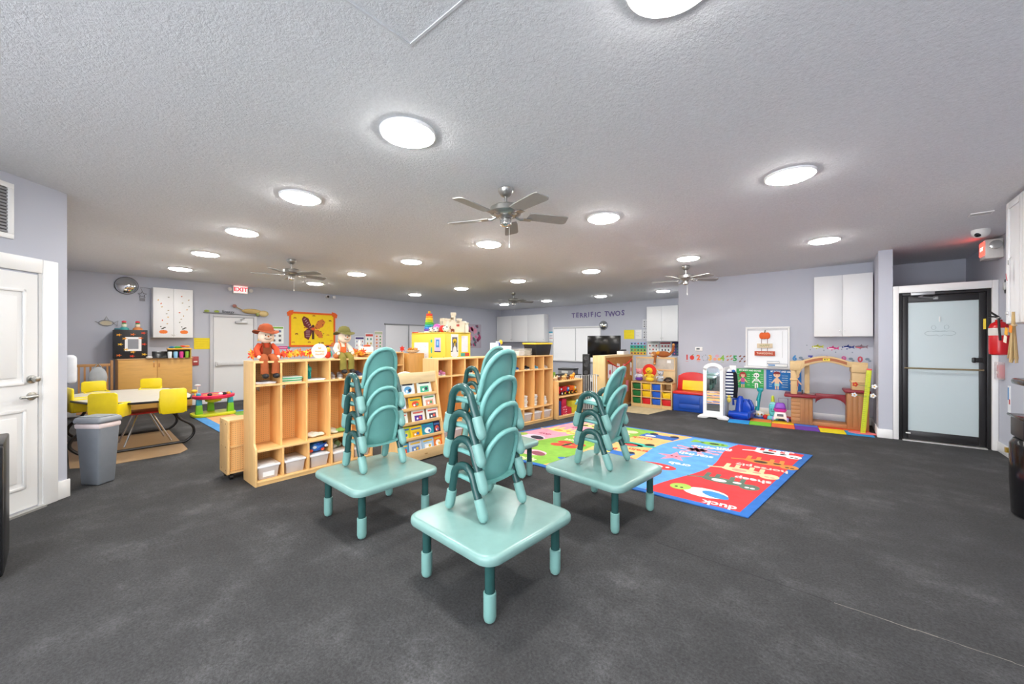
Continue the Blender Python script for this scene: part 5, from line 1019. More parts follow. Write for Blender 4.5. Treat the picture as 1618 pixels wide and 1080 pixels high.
for x, z, w_, c in ((.12, .66, .18, '#f4ecec'), (.33, .63, .18, '#f3e8ea'), (.54, .66, .14, '#f2f0ee'), (.84, .64, .15, '#e88a90'), (1.22, .66, .10, '#f0efe9')): o = part('paper_sheet', t, G(paper(c)).prism([(x, z), (x + w_, z - .02), (x + w_, z + .27), (x, z + .29)], -.006, -.003), smooth=0); part('print', o, G(m('#e0607a', .7)).pe(x + w_ / 2, z + .12, w_ * .28, .05, 1), smooth=0, loc=(0, -.0062, 0))
o = part('paper_sheet', t, G(paper('#ea8aa0')).pr(1.0, 1.14, .30, .55, 2), smooth=0)
t = thing('white_router', 'small white box with a black device on the cork-backed cabinet', 'device', (-3.66, 8.25, 1.1205), 90); bx('box', t, WHITE, -.14, .14, -.08, .08, 0, .075, bev=.006); bx('device', t, DARK, -.03, .09, -.05, .05, .076, .11, bev=.008)
t = thing('shelf_unit', 'pale wooden shelf unit back with a grey fabric band behind the toy bins', 'cabinet', (-3.50, 8.60, 0), 0)
bx('body', t, wood('#e8cb98'), 0, .86, .02, .2, 0, 1.06, bev=.004); bx('fabric_band', t, cloth('#c9c2b6'), .02, .84, .008, .019, .80, 1.03); bx('top_rail', t, wood('#e6bf84', g=WOODH), 0, .86, .0, .019, 1.03, 1.06); bx('mid_rail', t, wood('#ecc592', g=WOODH), 0, .86, .002, .019, .77, .80); bx('sticker', t, WHITE, .70, .78, .004, .0078, .94, 1.0)
t = thing('plush_monkey', 'brown plush monkey lying along the shelf unit top with one arm hanging', 'plush toy', (-2.95, 8.66, 1.0605), 0)
BRW = cloth('#a8602f'); part('body', t, G(BRW).ell((.05, 0, .07), (.15, .07, .07), 14, 8)); part('head', t, G(cloth('#c88850')).ell((-.15, -.02, .06), (.07, .065, .065), 12, 8)); part('muzzle', t, G(cloth('#e8c8a0')).ell((-.17, -.075, .045), (.04, .025, .032), 10, 6))
part('arm', t, G(BRW).tube([(-.08, -.06, .05), (-.10, -.10, -.02), (-.11, -.09, -.12)], .024, 8)); part('leg', t, G(BRW).tube([(.18, 0, .06), (.26, -.02, .14), (.27, 0, .26)], .028, 8)); part('hand', t, G(cloth('#d8a060')).ell((-.11, -.09, -.14), (.03, .025, .03), 8, 6)); part('bandana', t, G(cloth('#f0a030')).ell((-.05, -.01, .09), (.06, .06, .045), 10, 6)); part('foot', t, G(cloth('#d8a060')).ell((.27, 0, .28), (.03, .035, .03), 8, 6))
# cube storage with bins
t = thing('bin_shelf', 'light wooden twelve-cube shelf full of coloured bins', 'shelf', (-3.41, 8.12, 0), 1)
BSW = .86; cw = (BSW - .02) / 4; ch = .155
for i in range(5): bx('upright', t, wood('#e2bd84'), i * cw, i * cw + .018, 0, .32, .0, .545, bev=.002)
for j in range(4): bx('shelf', t, wood('#e2bd84', g=WOODH), .0 if j in (0, 3) else .018, BSW - .002, .002, .318, .055 + j * ch, .069 + j * ch)
bx('back_panel', t, wood('#d8b078'), 0, BSW, .32, .328, 0, .545); bx('base_board', t, wood('#e2bd84', g=WOODH), .018, BSW - .02, .004, .02, 0, .055)
BC = [['#14703a', '#d8202a', '#1f5fd0', '#d8202a'], ['#17703a', '#f2c81e', '#1f5fd0', '#f2c81e'], ['#156a38', '#f2c81e', '#1f5fd0', None]]
NM = {'#14703a': 'green', '#17703a': 'green', '#156a38': 'green', '#d8202a': 'red', '#1f5fd0': 'blue', '#f2c81e': 'yellow'}
for j in range(3):
    for i in range(4):
        c = BC[j][i]
        if not c: continue
        b = thing('cube_bin', f'{NM[c]} plastic bin in the {ORD[i]} column, {["bottom", "middle", "top"][j]} row of the cube shelf', 'bin', (-3.41 + cw * (i + .5) + .009, 8.12 + .16, .0705 + j * ch), 1, 'coloured bins in the cube shelf')
        part('tub', b, G(plas(c, .4)).taper(.15, .25, 0, .175, .28, .105), bev=.008); bx('rim', b, plas(c, .35), -.092, .092, -.147, .145, .105, .118, bev=.004)
        if (i + j) % 2: part('contents', b, G(plas(['#e8b03a', '#d0402a', '#e0c030'][j])).ell((0, 0, .115), (.06, .1, .02), 9, 5))
def plushie(label, x, c1, c2, base_c, s=1., mane=None):
    t = thing('plush_toy', label, 'plush toy', (x, 8.27, .5455), 0, 'plush toys on the cube shelf'); 
    part('bottom', t, G(cloth(base_c)).ell((0, 0, .045 * s), (.085 * s, .075 * s, .045 * s), 12, 7)); part('body', t, G(cloth(c2)).ell((0, 0, .11 * s), (.055 * s, .05 * s, .065 * s), 12, 8)); 
    if mane: part('mane', t, G(cloth(mane)).lathe([(.03 * s, .02), (.125 * s, .012), (.13 * s, -.01), (.08 * s, -.03)], 16, (0, 0, .2 * s), 'y'))
    h_ = part('head', t, G(cloth(c1)).ell((0, -.02 if mane else 0, .205 * s), (.07 * s, .06 * s, .062 * s), 14, 9))
    for sx in (-1, 1):
        part('ear', h_, G(cloth(mane or c1)).ell((sx * .06 * s, 0, .255 * s), (.022 * s, .015 * s, .022 * s), 8, 6)); part('arm', t, G(cloth(c2)).tube([(sx * .04 * s, -.01, .14 * s), (sx * .085 * s, -.03, .10 * s)], .02 * s, 8)); part('eye', h_, G(m('#1a1a1a', .3)).ell((sx * .024 * s, -.066 * s - (.015 if mane else 0), .215 * s), .007 * s, 7, 5))
    part('nose', h_, G(m('#6a3020', .5)).ell((0, -.066 * s - (.02 if mane else 0), .19 * s), (.014 * s, .01 * s, .009 * s), 8, 5))
plushie('pink and purple plush toy at the end of the cube shelf', -3.29, '#eda0a8', '#dcdce8', '#6d3fa8', 1.0); plushie('yellow plush lion with a red mane on the cube shelf', -3.06, '#f5c92c', '#f3cf3a', '#f0d03a', 1.15, '#d83222'); plushie('grey plush toy beside the lion on the cube shelf', -2.83, '#b9bec4', '#c8ccd0', '#9aa0a8', .9)
t = thing('music_player', 'dark rounded portable stereo on the cube shelf end', 'stereo', (-2.66, 8.27, .5455), 0); part('body', t, G(m('#2a1f1c', .3)).ell((0, 0, .05), (.10, .06, .05), 16, 9)); part('handle', t, G(BLACK).tube([(-.06, 0, .09), (-.03, 0, .108), (.03, 0, .108), (.06, 0, .09)], .007, 6)); part('panel', t, G(m('#5a4a40', .3)).pe(0, .05, .035, .025, 3), loc=(0, -.056, 0))
solo(G(m('#cdbf98', .9, 0, 'cloth')).prism([(-3.44, 7.32), (-2.74, 7.34), (-2.62, 8.08), (-3.38, 8.09)], .001, .008, 'xy'), 'small_rug', 'small beige patterned rug in front of the cube shelf', 'rug', smooth=0)
# toy box bench
t = thing('toy_box_bench', 'red and blue plastic toy box bench with a yellow back panel', 'toy box', (-2.24, 8.14, 0), 1)
BL = plas('#1d4fb0', .4); part('base', t, G(BL).box(-.29, .29, 0, .42, .0, .345), bev=.015); 
g = G(BL); g.box(-.17, .22, -.012, 0, .06, .15); g.box(-.17, .22, -.012, 0, .165, .31); part('front_panel', t, g, bev=.006)
part('lid', t, G(plas('#d32a2c', .35)).box(-.295, .295, -.012, .36, .346, .40), bev=.015)
o = [(-.29, .40), (.29, .40), (.27, .70)] + arc(0, .70, .23, 12, 168, 10, .075) + [(-.27, .70)]
part('backrest', t, G(plas('#d32a2c', .35)).prism(o, .30, .42), bev=.015); p_ = part('yellow_panel', t, G(plas('#f6cf1f', .4)).box(-.18, .24, -.012, .012, 0, .25), bev=.008); p_.location = (0, .27, .405); p_.rotation_euler = (R(-12), 0, 0)
# dress-up mirror
t = thing('dress_up_center', 'white dress-up stand with a tall mirror and feet', 'mirror', (-1.70, 7.76, 0), 2); WH = m('#f4f4f4', .35)
g = G(WH); outer = [(-.165, .06), (.165, .06), (.165, .90)] + arc(0, .90, .165, 0, 180, 12, .10)[1:-1] + [(-.165, .90)]
g.box(-.165, -.11, -.015, .02, .05, .92); g.box(.11, .165, -.015, .02, .05, .92); g.box(-.11, .11, -.015, .02, .05, .13)
ar = arc(0, .90, .165, 0, 180, 12, .115); inn = arc(0, .86, .115, 180, 0, 12, .10)
g.prism(ar + inn, -.015, .02); part('mirror_frame', t, g, smooth=30)
part('mirror_glass', t, G(m('#e8ecec', .03, 1.)).box(-.112, .112, .004, .014, .12, .92), smooth=0)
ft = [(-.25, 0), (-.10, 0), (-.06, .025), (.06, .025), (.10, 0), (.25, 0), (.25, .03), (.19, .06), (-.19, .06), (-.25, .03)]; part('foot', t, G(WH).prism(ft, -.07, -.03), bev=.005); part('foot', t, G(WH).prism(ft, .03, .07), bev=.005)
bx('side_board', t, WH, .16, .175, .06, .55, .02, .93, bev=.006)
for z in (.48, .66, .84): bx('slot', t, m('#55585f', .5), .155, .159, .30 + .1 * (z < .8), .40 + .1 * (z < .8), z, z + .025)
part('rod', t, G(m('#c8c8c8', .3, .8)).tube([(.17, .12, .86), (.165, .5, .86)], .008, 6)); part('end_board', t, G(WH).box(.18, .29, .56, .58, .02, .95), bev=.006)
def costume(label, loc, c, kind, trim):
    t = thing('costume', label, 'clothes', loc, 20); part('garment', t, G(m(c, .8, 0, kind, scale=5.5, dot=trim) if kind == 'stripe' else cloth(c)).prism([(-.05, -.30), (.06, -.32), (.075, -.1), (.06, .12), (.02, .2), (-.02, .2), (-.05, .12), (-.07, -.1)], -.03, .03), bev=.012); part('collar', t, G(cloth(trim)).ell((0, -.01, .18), (.03, .03, .03), 8, 6))
costume('navy and white striped costume hanging beside the mirror', (-1.475, 7.95, .70), '#1c2a58', 'stripe', '#f0f2f6'); costume('black and blue costume hanging behind the striped one', (-1.43, 8.08, .68), '#1a1c26', 'c', '#2f6fc0')
t = thing('yellow_plush', 'small yellow stuffed toy under the hanging costumes', 'plush toy', (-1.46, 7.86, .30), 0); part('body', t, G(cloth('#e8d060')).ell((0, 0, .05), (.035, .03, .05), 10, 7)); part('head', t, G(cloth('#e8d060')).ell((0, 0, .11), (.028, .026, .026), 10, 7))
# rocking whale and push toys
t = thing('whale_rocker', 'glossy blue whale rocker with handles on the foam mat', 'ride-on toy', (-1.28, 8.06, .012), -8); WB = plas('#1747b8', .25)
hull = [(-.17, .10), (-.16, .03), (-.10, 0), (.10, 0), (.17, .04), (.18, .13), (.16, .17), (.10, .12), (-.08, .11), (-.15, .13)]
part('hull', t, G(WB).prism(hull, -.16, .16, 'xz'), bev=.03, seg=3); part('nose_roll', t, G(WB).tube([(-.17, -.15, .08), (.15, -.16, .08)], .055, 12))
part('neck', t, G(WB).tube([(-.04, 0, .10), (-.045, 0, .22), (-.035, 0, .34), (-.03, 0, .40)], .06, 12, rs=[.085, .065, .062, .03])); part('handle', t, G(WB).tube([(-.15, 0, .22), (-.155, 0, .33), (-.04, 0, .345), (.10, 0, .33)], .02, 8)); part('backrest', t, G(WB).prism([(.02, .1), (.16, .12), (.17, .22), (.12, .33), (.07, .35), (.04, .3)], -.11, -.08, 'xz'), bev=.012); part('backrest', t, G(WB).prism([(.02, .1), (.16, .12), (.17, .22), (.12, .33), (.07, .35), (.04, .3)], .06, .10, 'xz'), bev=.012)
t = thing('push_popper', 'toy push popper with long teal handle and white base', 'toy', (-1.06, 8.36, .012), -5)
part('handle', t, G(plas('#12a0a8', .3)).tube([(-.04, .02, .12), (-.02, .04, .32), (.0, .06, .44), (.005, .065, .48)], .03, 10, rs=[.038, .034, .026, .024])); part('grip', t, G(plas('#12a0a8', .3)).prism([(-.05, .50), (-.035, .46), (.035, .46), (.055, .50), (.05, .535), (-.045, .535)], .045, .085), bev=.01); part('base', t, G(plas('#f0efe8')).ell((0, 0, .06), (.09, .07, .06), 14, 8)); part('label_patch', t, G(plas('#f0f0f0')).box(-.05, -.03, -.022, -.016, .2, .3))
for x, c in ((-.05, '#e0802a'), (0, '#e8c030'), (.05, '#8a5a2a')): part('bead', t, G(plas(c)).ell((x, -.06, .06), .018, 8, 6))
t = thing('red_ball', 'small red ball between the push toys', 'ball', (-.95, 8.24, .012), 0); part('sphere', t, G(plas('#d8242a', .25)).ell((0, 0, .04), .04, 14, 9)); part('valve', t, G(plas('#8a1418')).ell((0, -.039, .04), .006, 6, 4))
t = thing('toy_vacuum', 'light teal toy vacuum with a smiling face and yellow top', 'toy', (-.84, 8.26, .012), 0)
part('base', t, G(plas('#58c0cc')).taper(.18, .14, 0, .14, .1, .07), bev=.02); part('body', t, G(plas('#62c6cc')).taper(.10, .08, .07, .12, .09, .27), bev=.025, seg=3); part('shoulder', t, G(plas('#8ad0d4')).taper(.11, .08, .27, .06, .05, .32), bev=.012); part('top', t, G(plas('#c8d838')).lathe([(.03, .32), (.026, .36), (.02, .42), (.006, .43)], 12))
g = G(DARK); g.ell((-.02, -.046, .19), (.008, .005, .01), 7, 5); g.ell((.02, -.046, .19), (.008, .005, .01), 7, 5); g.tube([(.025 * math.cos(R(a)), -.047, .165 + .014 * math.sin(R(a))) for a in range(200, 345, 24)], .003, 5); part('face', t, g)
t = thing('toy_grill_cart', 'purple and pink toy stroller cart on white legs with purple wheels', 'toy', (-.72, 8.12, .012), 6)
part('frame', t, G(plas('#f0eff2')).prism([(-.09, .03), (-.05, .06), (.05, .06), (.09, .03), (.10, .05), (.075, .17), (-.075, .17), (-.10, .05)], -.06, .06), bev=.008); part('basin', t, G(plas('#d83aa0')).taper(.15, .12, .17, .20, .15, .225), bev=.02); part('hood', t, G(plas('#8a48c0')).taper(.18, .13, .226, .12, .10, .33), bev=.025, seg=3)
part('handle', t, G(plas('#8a7fa0')).tube([(-.02, .05, .3), (-.02, .06, .40), (.11, .06, .40), (.11, .06, .2)], .008, 6)); bx('label_patch', t, m('#6a6a78', .5), -.045, .045, -.064, -.06, .10, .14)
for x in (-.105, .105): part('wheel', t, G(plas('#9a88c8')).cyl((x - .012, -.02, .042), .042, .024, 14, 'x'))
# foam tiles
t = thing('foam_mat', 'interlocking multicoloured foam floor mat along the number wall', 'mat', (-1.42, 7.53, 0), 5.5)
FC = [['#2a9ade', '#7ac82e', '#f06a3a', '#6a3aa8', '#f2e018', '#1f8fd0'], ['#5a2a98', '#f28a3a', '#f6c81e', '#4a78d8', '#e8402a', '#e8602a'], ['#2fa03a', '#3f6fc0', '#3a2060', '#2f8a3a', '#d8402a', '#f2c81e'], ['#6ac83a', '#f2b81e', '#d82a3a', '#3f9a3a', '#5a3aa0', '#2a9ade']]
TS = .315
for j in range(4):
    for i in range(6):
        q_ = []
        def edge(ax, ay, bx_, by_, sgn):
            n = 6; P = []
            for k in range(n): f_ = k / n; P.append((ax + (bx_ - ax) * f_, ay + (by_ - ay) * f_))
            return P
        o = part('tile', t, G(m(FC[j][i], .75)).prism([(i * TS + a, j * TS + b) for a, b in ((.003, .003), (TS - .003, .003), (TS - .003, TS - .003), (.003, TS - .003))], .001, .011, 'xy'), smooth=0)
# ---------------- play kitchen ----------------
t = thing('play_kitchen', 'tan plastic toy kitchen with arched canopy and dark red counters', 'play kitchen', (-.08, 8.10, .012), 3)
TAN = plas('#d6b684', .5); BRN = plas('#b07a4c', .5); MAR = plas('#8a1f2e', .4)
bx('left_base', t, BRN, -.48, -.19, 0, .36, 0, .45, bev=.012)
for i in range(6): bx('brick_course', t, plas('#b98556', .5), -.485, -.36, -.006, 0, .05 + i * .065, .105 + i * .065, bev=.004)
for x in (-.34, -.29, -.24): bx('plank', t, plas('#aa7446', .5), x, x + .045, -.006, 0, .03, .43, bev=.003)
part('counter', t, G(MAR).box(-.58, -.15, -.04, .38, .451, .50), bev=.015)
bx('right_base', t, BRN, .24, .50, 0, .36, 0, .58, bev=.012)
for i in range(4): bx('plank', t, plas('#aa7446', .5), .25 + i * .062, .308 + i * .062, -.006, 0, .03, .56, bev=.003)
part('counter', t, G(MAR).box(.20, .52, -.03, .38, .581, .625), bev=.015)
g = G(MAR); pts_ = [(-.15, .51), (.24, .51), (.24, .34), (.22, .38)] + arc(.045, .38, .16, 0, 180, 10, .06)[1:-1] + [(-.13, .38), (-.15, .34)]
g.prism(pts_, .26, .32); part('bar_counter', t, g, bev=.006); bx('base_rail', t, BRN, -.19, .24, .02, .30, 0, .065, bev=.006)
for x0, x1 in ((-.49, -.40), (-.30, -.23)): bx('post', t, TAN, x0, x1, .04 if x0 < -.4 else .2, .12 if x0 < -.4 else .30, .50, 1.02, bev=.008)
bx('right_post', t, TAN, .30, .47, .05, .30, .625, 1.02, bev=.01)
for x in (-.50, .29): bx('capital', t, TAN, x, x + (.16 if x < 0 else .20), .03, .32, .90, 1.03, bev=.012)
bx('post_band', t, TAN, -.50, -.39, .03, .13, .73, .76, bev=.006); bx('post_band', t, TAN, .29, .48, .04, .31, .74, .77, bev=.006)
outer = [(-.50, 1.00), (-.50, 1.06), (-.36, 1.07)] + [(-.34 + .62 * k / 12, 1.07 + .085 * math.sin(PI * k / 12)) for k in range(13)] + [(.32, 1.07), (.49, 1.06), (.49, 1.00)]
inner = [(.30, .99), (.27, .98)] + [(.25 - .54 * k / 10, .98 + .075 * math.sin(PI * k / 10)) for k in range(11)] + [(-.34, .92), (-.38, .80), (-.40, .80)]
part('canopy_arch', t, G(TAN).prism(outer + inner, .04, .16), bev=.006)
band = [(-.30 + .54 * k / 12, 1.065 + .065 * math.sin(PI * k / 12)) for k in range(13)] + [(.24 - .54 * k / 12, 1.02 + .065 * math.sin(PI * k / 12)) for k in range(13)]
g = G(m('#a8623a', .5)); g.prism(band, .034, .04); g.use(m('#f2d84a', .6)); g.prism([(-.06, 1.08), (.03, 1.08), (.03, 1.12), (-.06, 1.12)], .030, .034); part('sign_band', t, g, smooth=0)
g = G(m('#5a4a30', .6)); g.pe(-.035, 1.10, .012, .010); g.pe(-.005, 1.10, .014, .006); part('print', t, g, smooth=0, loc=(0, .0295, 0))
part('faucet', t, G(m('#3a3a3c', .3, .7)).tube([(-.33, .12, .50), (-.33, .12, .56), (-.33, .06, .57), (-.33, .05, .545)], .009, 8)); part('sink', t, G(m('#c9ccce', .3, .6)).lathe([(.05, .501), (.055, .508), (.045, .505)], 18, (-.22, .15, 0)))
t = thing('height_stick', 'lime green giant ruler leaning by the pier with paper flowers', 'ruler', (.335, 7.90, .012), 3)
rl_ = G(m('#c8d22a', .5)); rl_.box(-.03, .03, -.012, .012, 0, .96); o = part('stick', t, rl_, bev=.004); o.rotation_euler = (R(-3), R(4.5), 0); o.location = (0, 0, .001)
g = G(m('#6f7a1a', .6)); 
for i in range(30): g.box(-.03, -.03 + (.03 if i % 5 else .045), -.0135, -.012, .03 + i * .03, .033 + i * .03)
q_ = part('scale_marks', o, g, smooth=0); bx('tip', o, m('#e05a5a', .5), -.03, .03, -.0125, .0125, .961, .985, bev=.004)
part('foot_pad', t, G(m('#ee7a80', .6)).prism(arc(0, 0, .17, 0, 345, 20, .1), 0, .006, 'xy'))
for x, z, c in ((-.09, .74, '#c8402a'), (.125, .72, '#f0f0f0'), (-.10, .58, '#e8eaf0'), (.11, .58, '#f0f0f0')):
    g = G(m('#6a8a4a', .7)); g.tube([(.06 if x > 0 else .04, -.015, z - .02), (x, -.03, z)], .004, 5)
    for k in range(5): g.use(m(c, .7)); g.ell((x + .022 * math.cos(k * 1.257), -.03, z + .022 * math.sin(k * 1.257)), (.015, .006, .015), 7, 5)
    g.use(m('#e8b83a', .7)); g.ell((x, -.035, z), (.010, .006, .010), 7, 5); part('paper_flower', t, g)
# ---------------- things on the number wall ----------------
t = thing('thermostat', 'small white thermostat above the number stickers', 'thermostat', (-2.2, NY, 1.21), 0); bx('case', t, WHITE, -.075, .075, -.025, 0, 0, .085, bev=.012); bx('display', t, m('#5a6468', .3), -.045, .02, -.027, -.0252, .03, .06)
NC = ['#d8342c', '#ee6a3a', '#f0b63a', '#86b83a', '#2f9a50']
def nart(i, g):
    if i == 0: g.use(m('#d8342c', .6)); g.pe(.10, .0, .045, .05); g.use(m('#5a8a3a', .6)); g.pe(.115, .06, .02, .008, 1, 8, 30)
    elif i == 1:
        for k in range(9): a = R(40 * k); g.use(m(['#4a5a70', '#9aa8b8'][k % 2], .6)); g.pe(.13 + .055 * math.cos(a), .0 + .06 * math.sin(a), .012, .008, 1, 8, 40 * k + 90)
    elif i == 2:
        for x, z, c in ((.09, -.02, '#e89a8a'), (.13, .045, '#d8a0b0'), (.17, -.02, '#f0b860')): g.use(m(c, .6)); g.pe(x, z, .035, .03)
    elif i == 3:
        for x, z in ((.09, .04), (.15, .05), (.10, -.03), (.17, -.01)): g.use(m('#c88a6a', .6)); g.pe(x, z, .028, .014, 1, 8, 35); g.use(m('#a04a3a', .6)); g.pe(x, z, .012, .006, 2, 8, 35)
    elif i == 4:
        for x, z in ((.09, .05), (.16, .045), (.12, .0), (.09, -.05), (.17, -.05)): g.use(m('#7a4a3a', .6)); g.pe(x, z, .026, .014, 1, 8, 35)
for i in range(5):
    t = thing('number_sticker', ['red number one wall sticker beside an apple', 'orange number two wall sticker beside a ring of birds', 'yellow number three wall sticker beside shells', 'light green number four wall sticker beside acorns', 'dark green number five wall sticker beside brown nuts'][i], 'sticker', (-2.44 + i * .228, NY, 1.065 - .0 * i), 0, 'number stickers on the wall')
    text(str(i + 1), .15, m(NC[i], .6), t, (0, -.002, 0), name='numeral', bold=.006, depth=.0012); g = G(m(NC[i], .6)); g.pr(-.03, .03, -.085, -.08); nart(i, g); part('print', t, g, smooth=0)
for i, (x, n_, c) in enumerate([(-.56, '6', '#3f8ac8'), (-.33, '7', '#4a4aa8'), (-.10, '8', '#8a4aa8'), (.13, '9', '#c85a98'), (.34, '0', '#c84a5a')]):
    t = thing('number_sticker', f"{['light blue number six', 'indigo number seven', 'purple number eight', 'pink number nine', 'rose zero'][i]} wall sticker peeking above the play kitchen", 'sticker', (x, NY, 1.10), 0, 'number stickers on the wall'); text(n_, .13, m(c, .6), t, (0, -.002, 0), name='numeral', bold=.006, depth=.0012); g = G(m('#7a8a9a', .6)); g.pe(.09, .01, .03, .022); g.pe(.12, -.02, .02, .016); part('print', t, g, smooth=0)
def fish(label, x, z, c, c2=None):
    t = thing('fish_sticker', label, 'sticker', (x, NY, z), 0, 'fish stickers on the wall'); g = G(m(c, .6)); g.pe(0, 0, .07, .024); g.pp([(.05, 0), (.10, .035), (.09, 0), (.10, -.03)]); g.pp([(-.01, .015), (.02, .05), (.03, .015)]); g.pp([(-.02, -.01), (.0, -.045), (.02, -.012)]); g.use(m(c2 or '#ffffff', .6)); g.pe(-.01, -.012, .04, .008, 2); g.pe(-.045, .006, .006, .006, 2); part('print', t, g, smooth=0)
fish('yellow fish sticker under the white wall cabinet', -.24, 1.315, '#c9cc4a'); fish('pink fish sticker under the white wall cabinet', -.03, 1.29, '#d8428a'); fish('dark blue fish sticker under the white wall cabinet', .17, 1.31, '#35458f'); fish('grey and pink fish sticker under the white wall cabinet', .34, 1.315, '#9a7f8c', '#d84a5a')
t = thing('bubble_stickers', 'scattered little grey bubble stickers on the number wall', 'sticker', (0, NY, 1.3), 0); g = G(m('#8f97a4', .6))
for x, z in ((-.38, .04), (-.33, -.04), (-.14, -.05), (.02, -.08), (.24, -.08), (.1, -.03)): g.pe(x, z, .009, .012)
part('print', t, g, smooth=0)
def kid(g, x, s, hair, shirt, skin='#f1c7a4', long=False, skel=False):
    S_ = m(skin, .7); g.use(S_)
    g.pe(x, .275 * s, .052 * s, .05 * s, 2); g.pr(x - .012 * s, x + .012 * s, .20 * s, .24 * s, 1)
    for sx in (-1, 1): g.pp([(x + sx * .03 * s, .205 * s), (x + sx * .085 * s, .125 * s), (x + sx * .07 * s, .115 * s), (x + sx * .02 * s, .17 * s)], 1); g.pr(x + sx * .018 * s - .011 * s, x + sx * .018 * s + .011 * s, .01 * s, .1 * s, 1)
    if skel:
        g.use(m('#2a4a30', .7)); g.pe(x - .02 * s, .272 * s, .012 * s, .014 * s, 3); g.pe(x + .02 * s, .272 * s, .012 * s, .014 * s, 3)
        for k in range(3): g.use(m('#f4f4f0', .7)); g.pr(x - .028 * s, x + .028 * s, (.145 + .022 * k) * s, (.157 + .022 * k) * s, 2)
        g.pe(x, .105 * s, .03 * s, .014 * s, 2)
    else:
        g.use(m(shirt, .7)); g.pp([(x - .035 * s, .09 * s), (x + .035 * s, .09 * s), (x + .032 * s, .21 * s), (x - .032 * s, .21 * s)], 2)
        g.use(m(hair, .7)); g.pp(arc(x, .285 * s, .056 * s, 0, 180, 8, .05 * s), 3)
        if long: g.pe(x - .05 * s, .255 * s, .014 * s, .035 * s, 3); g.pe(x + .05 * s, .255 * s, .014 * s, .035 * s, 3)
        g.use(m('#3a2a22', .7)); g.pe(x - .018 * s, .272 * s, .005 * s, .007 * s, 3, 7); g.pe(x + .018 * s, .272 * s, .005 * s, .007 * s, 3, 7)
def body_poster(label, x0, x1, base_, title, fn):
    t = poster('body_poster', label, 0, x0, x1, .49, .87, base_, fn, rz=0, Yw=NY - .001); w = x1 - x0; text(title, .042, m('#f4f6f2', .7), t, (0, -.0045, .348), depth=.0008, bold=.0015, sx=.86)
def ticks(g, w, xs):
    g.use(m('#dfeedd', .7))
    for x in xs:
        for k in range(6): g.pr(x - .025, x + .02, .06 + .042 * k, .066 + .042 * k)
def pg(g, w, h_): ticks(g, w, (-.2, -.02, .2, .06)); kid(g, -.12, .95, '#b8323a', '#e0609a', long=True); g.use(m('#3f8fd0', .7)); g.pr(-.155, -.085, .075, .115, 4); kid(g, .11, .95, '', '', '#f4f4f0', skel=True)
def pb(g, w, h_): ticks(g, w, (-.2, 0, .05)); kid(g, -.10, 1.05, '#8a2a2e', '#f1c7a4'); g.use(m('#a8dcd8', .7)); g.pr(-.138, -.062, .075, .12, 4); kid(g, .19, 1.05, '#8a2a2e', '#e07a6a')
body_poster('green wall poster of a child and a skeleton', -1.50, -1.04, '#3faf5a', 'MY BODY AND BONES', pg); body_poster('blue wall poster of a child with anatomy labels', -1.00, -.46, '#1f6fb8', 'MY BODY AND ORGANS', pb)
# pumpkin sign in the window
t = thing('pumpkin_sign', 'hanging orange pumpkin sign with two boards in front of the blind', 'sign', (-1.02, NY - .045, 1.1), 0)
g = G(m('#e8641e', .6)); 
for x, r in ((0, .055), (-.045, .045), (.045, .045)): g.ell((x, 0, .42), (r, .012, .065), 12, 8)
part('pumpkin', t, g); part('stem', t, G(m('#6a6a5a', .6)).tube([(0, 0, .48), (.008, 0, .53)], .010, 6))
for x in (-.05, .045): part('hanger', t, G(m('#7a3a28', .6)).box(x - .004, x + .004, -.003, .003, .04, .37))
b1 = bx('board', t, m('#e6d3b4', .6), -.125, .125, -.008, .008, .185, .27, bev=.003); text('HAPPY', .06, m('#8a9a5a', .6), b1, (0, -.0088, .228), depth=.0006, sx=.9)
b2 = bx('board', t, m('#c2492a', .6), -.165, .165, -.008, .008, .035, .125, bev=.003); text('THANKSGIVING', .05, m('#f4dcc8', .6), b2, (0, -.0088, .08), depth=.0006, bold=.001, sx=.72)
t = thing('sill_books', 'flat grey book lying on the window sill, bottom of the pile', 'book', (-.82, NY - .045, .9305), 0); bx('cover', t, m('#b8bcc2', .5), -.16, .15, -.05, .012, 0, .06, bev=.003); bx('pages', t, paper(), -.155, .152, -.052, .008, .01, .05); bx('stripe', t, m('#5a8fc8', .5), -.14, -.03, -.0535, -.052, .02, .045)
t = thing('sill_books', 'thin blue grey book on top of the window sill pile', 'book', (-.88, NY - .045, .991), 0); bx('cover', t, m('#8fa0b4', .5), -.10, .09, -.045, .01, 0, .045, bev=.003); bx('pages', t, paper(), -.096, .092, -.047, .006, .008, .037)
# ---------------- right wall ----------------
t = thing('fire_extinguisher', 'red fire extinguisher with a yellow tag on the wall', 'fire extinguisher', (RX - .085, 7.38, 1.24), -90)
RE = m('#c8141e', .25); part('cylinder_body', t, G(RE).lathe([(.05, 0), (.078, .012), (.082, .04), (.082, .34), (.065, .385), (.03, .41), (.028, .43)], 24)); part('label_band', t, G(m('#d9d6d0', .5)).lathe([(.0825, .24), (.0833, .245), (.0833, .325), (.0825, .33)], 24)); part('valve', t, G(m('#b0b0ae', .3, .8)).cyl((0, 0, .43), .02, .03, 12)); g = G(BLACK); g.tube([(0, 0, .455), (-.05, -.03, .47), (-.11, -.06, .475)], .01, 6); g.tube([(0, 0, .46), (-.04, -.03, .50), (-.08, -.05, .53)], .012, 6); part('handle', t, g)
part('hose', t, G(BLACK).tube([(.02, .0, .445), (.09, -.02, .44), (.105, -.02, .33), (.10, -.01, .18)], .011, 8)); o = bx('tag', t, m('#f2d21e', .6), -.07, .04, -.002, .0, .27, .40); o.location = (-.04, -.10, .05); bx('bracket', t, m('#a0a0a0', .4, .6), -.03, .03, .07, .084, .1, .36)
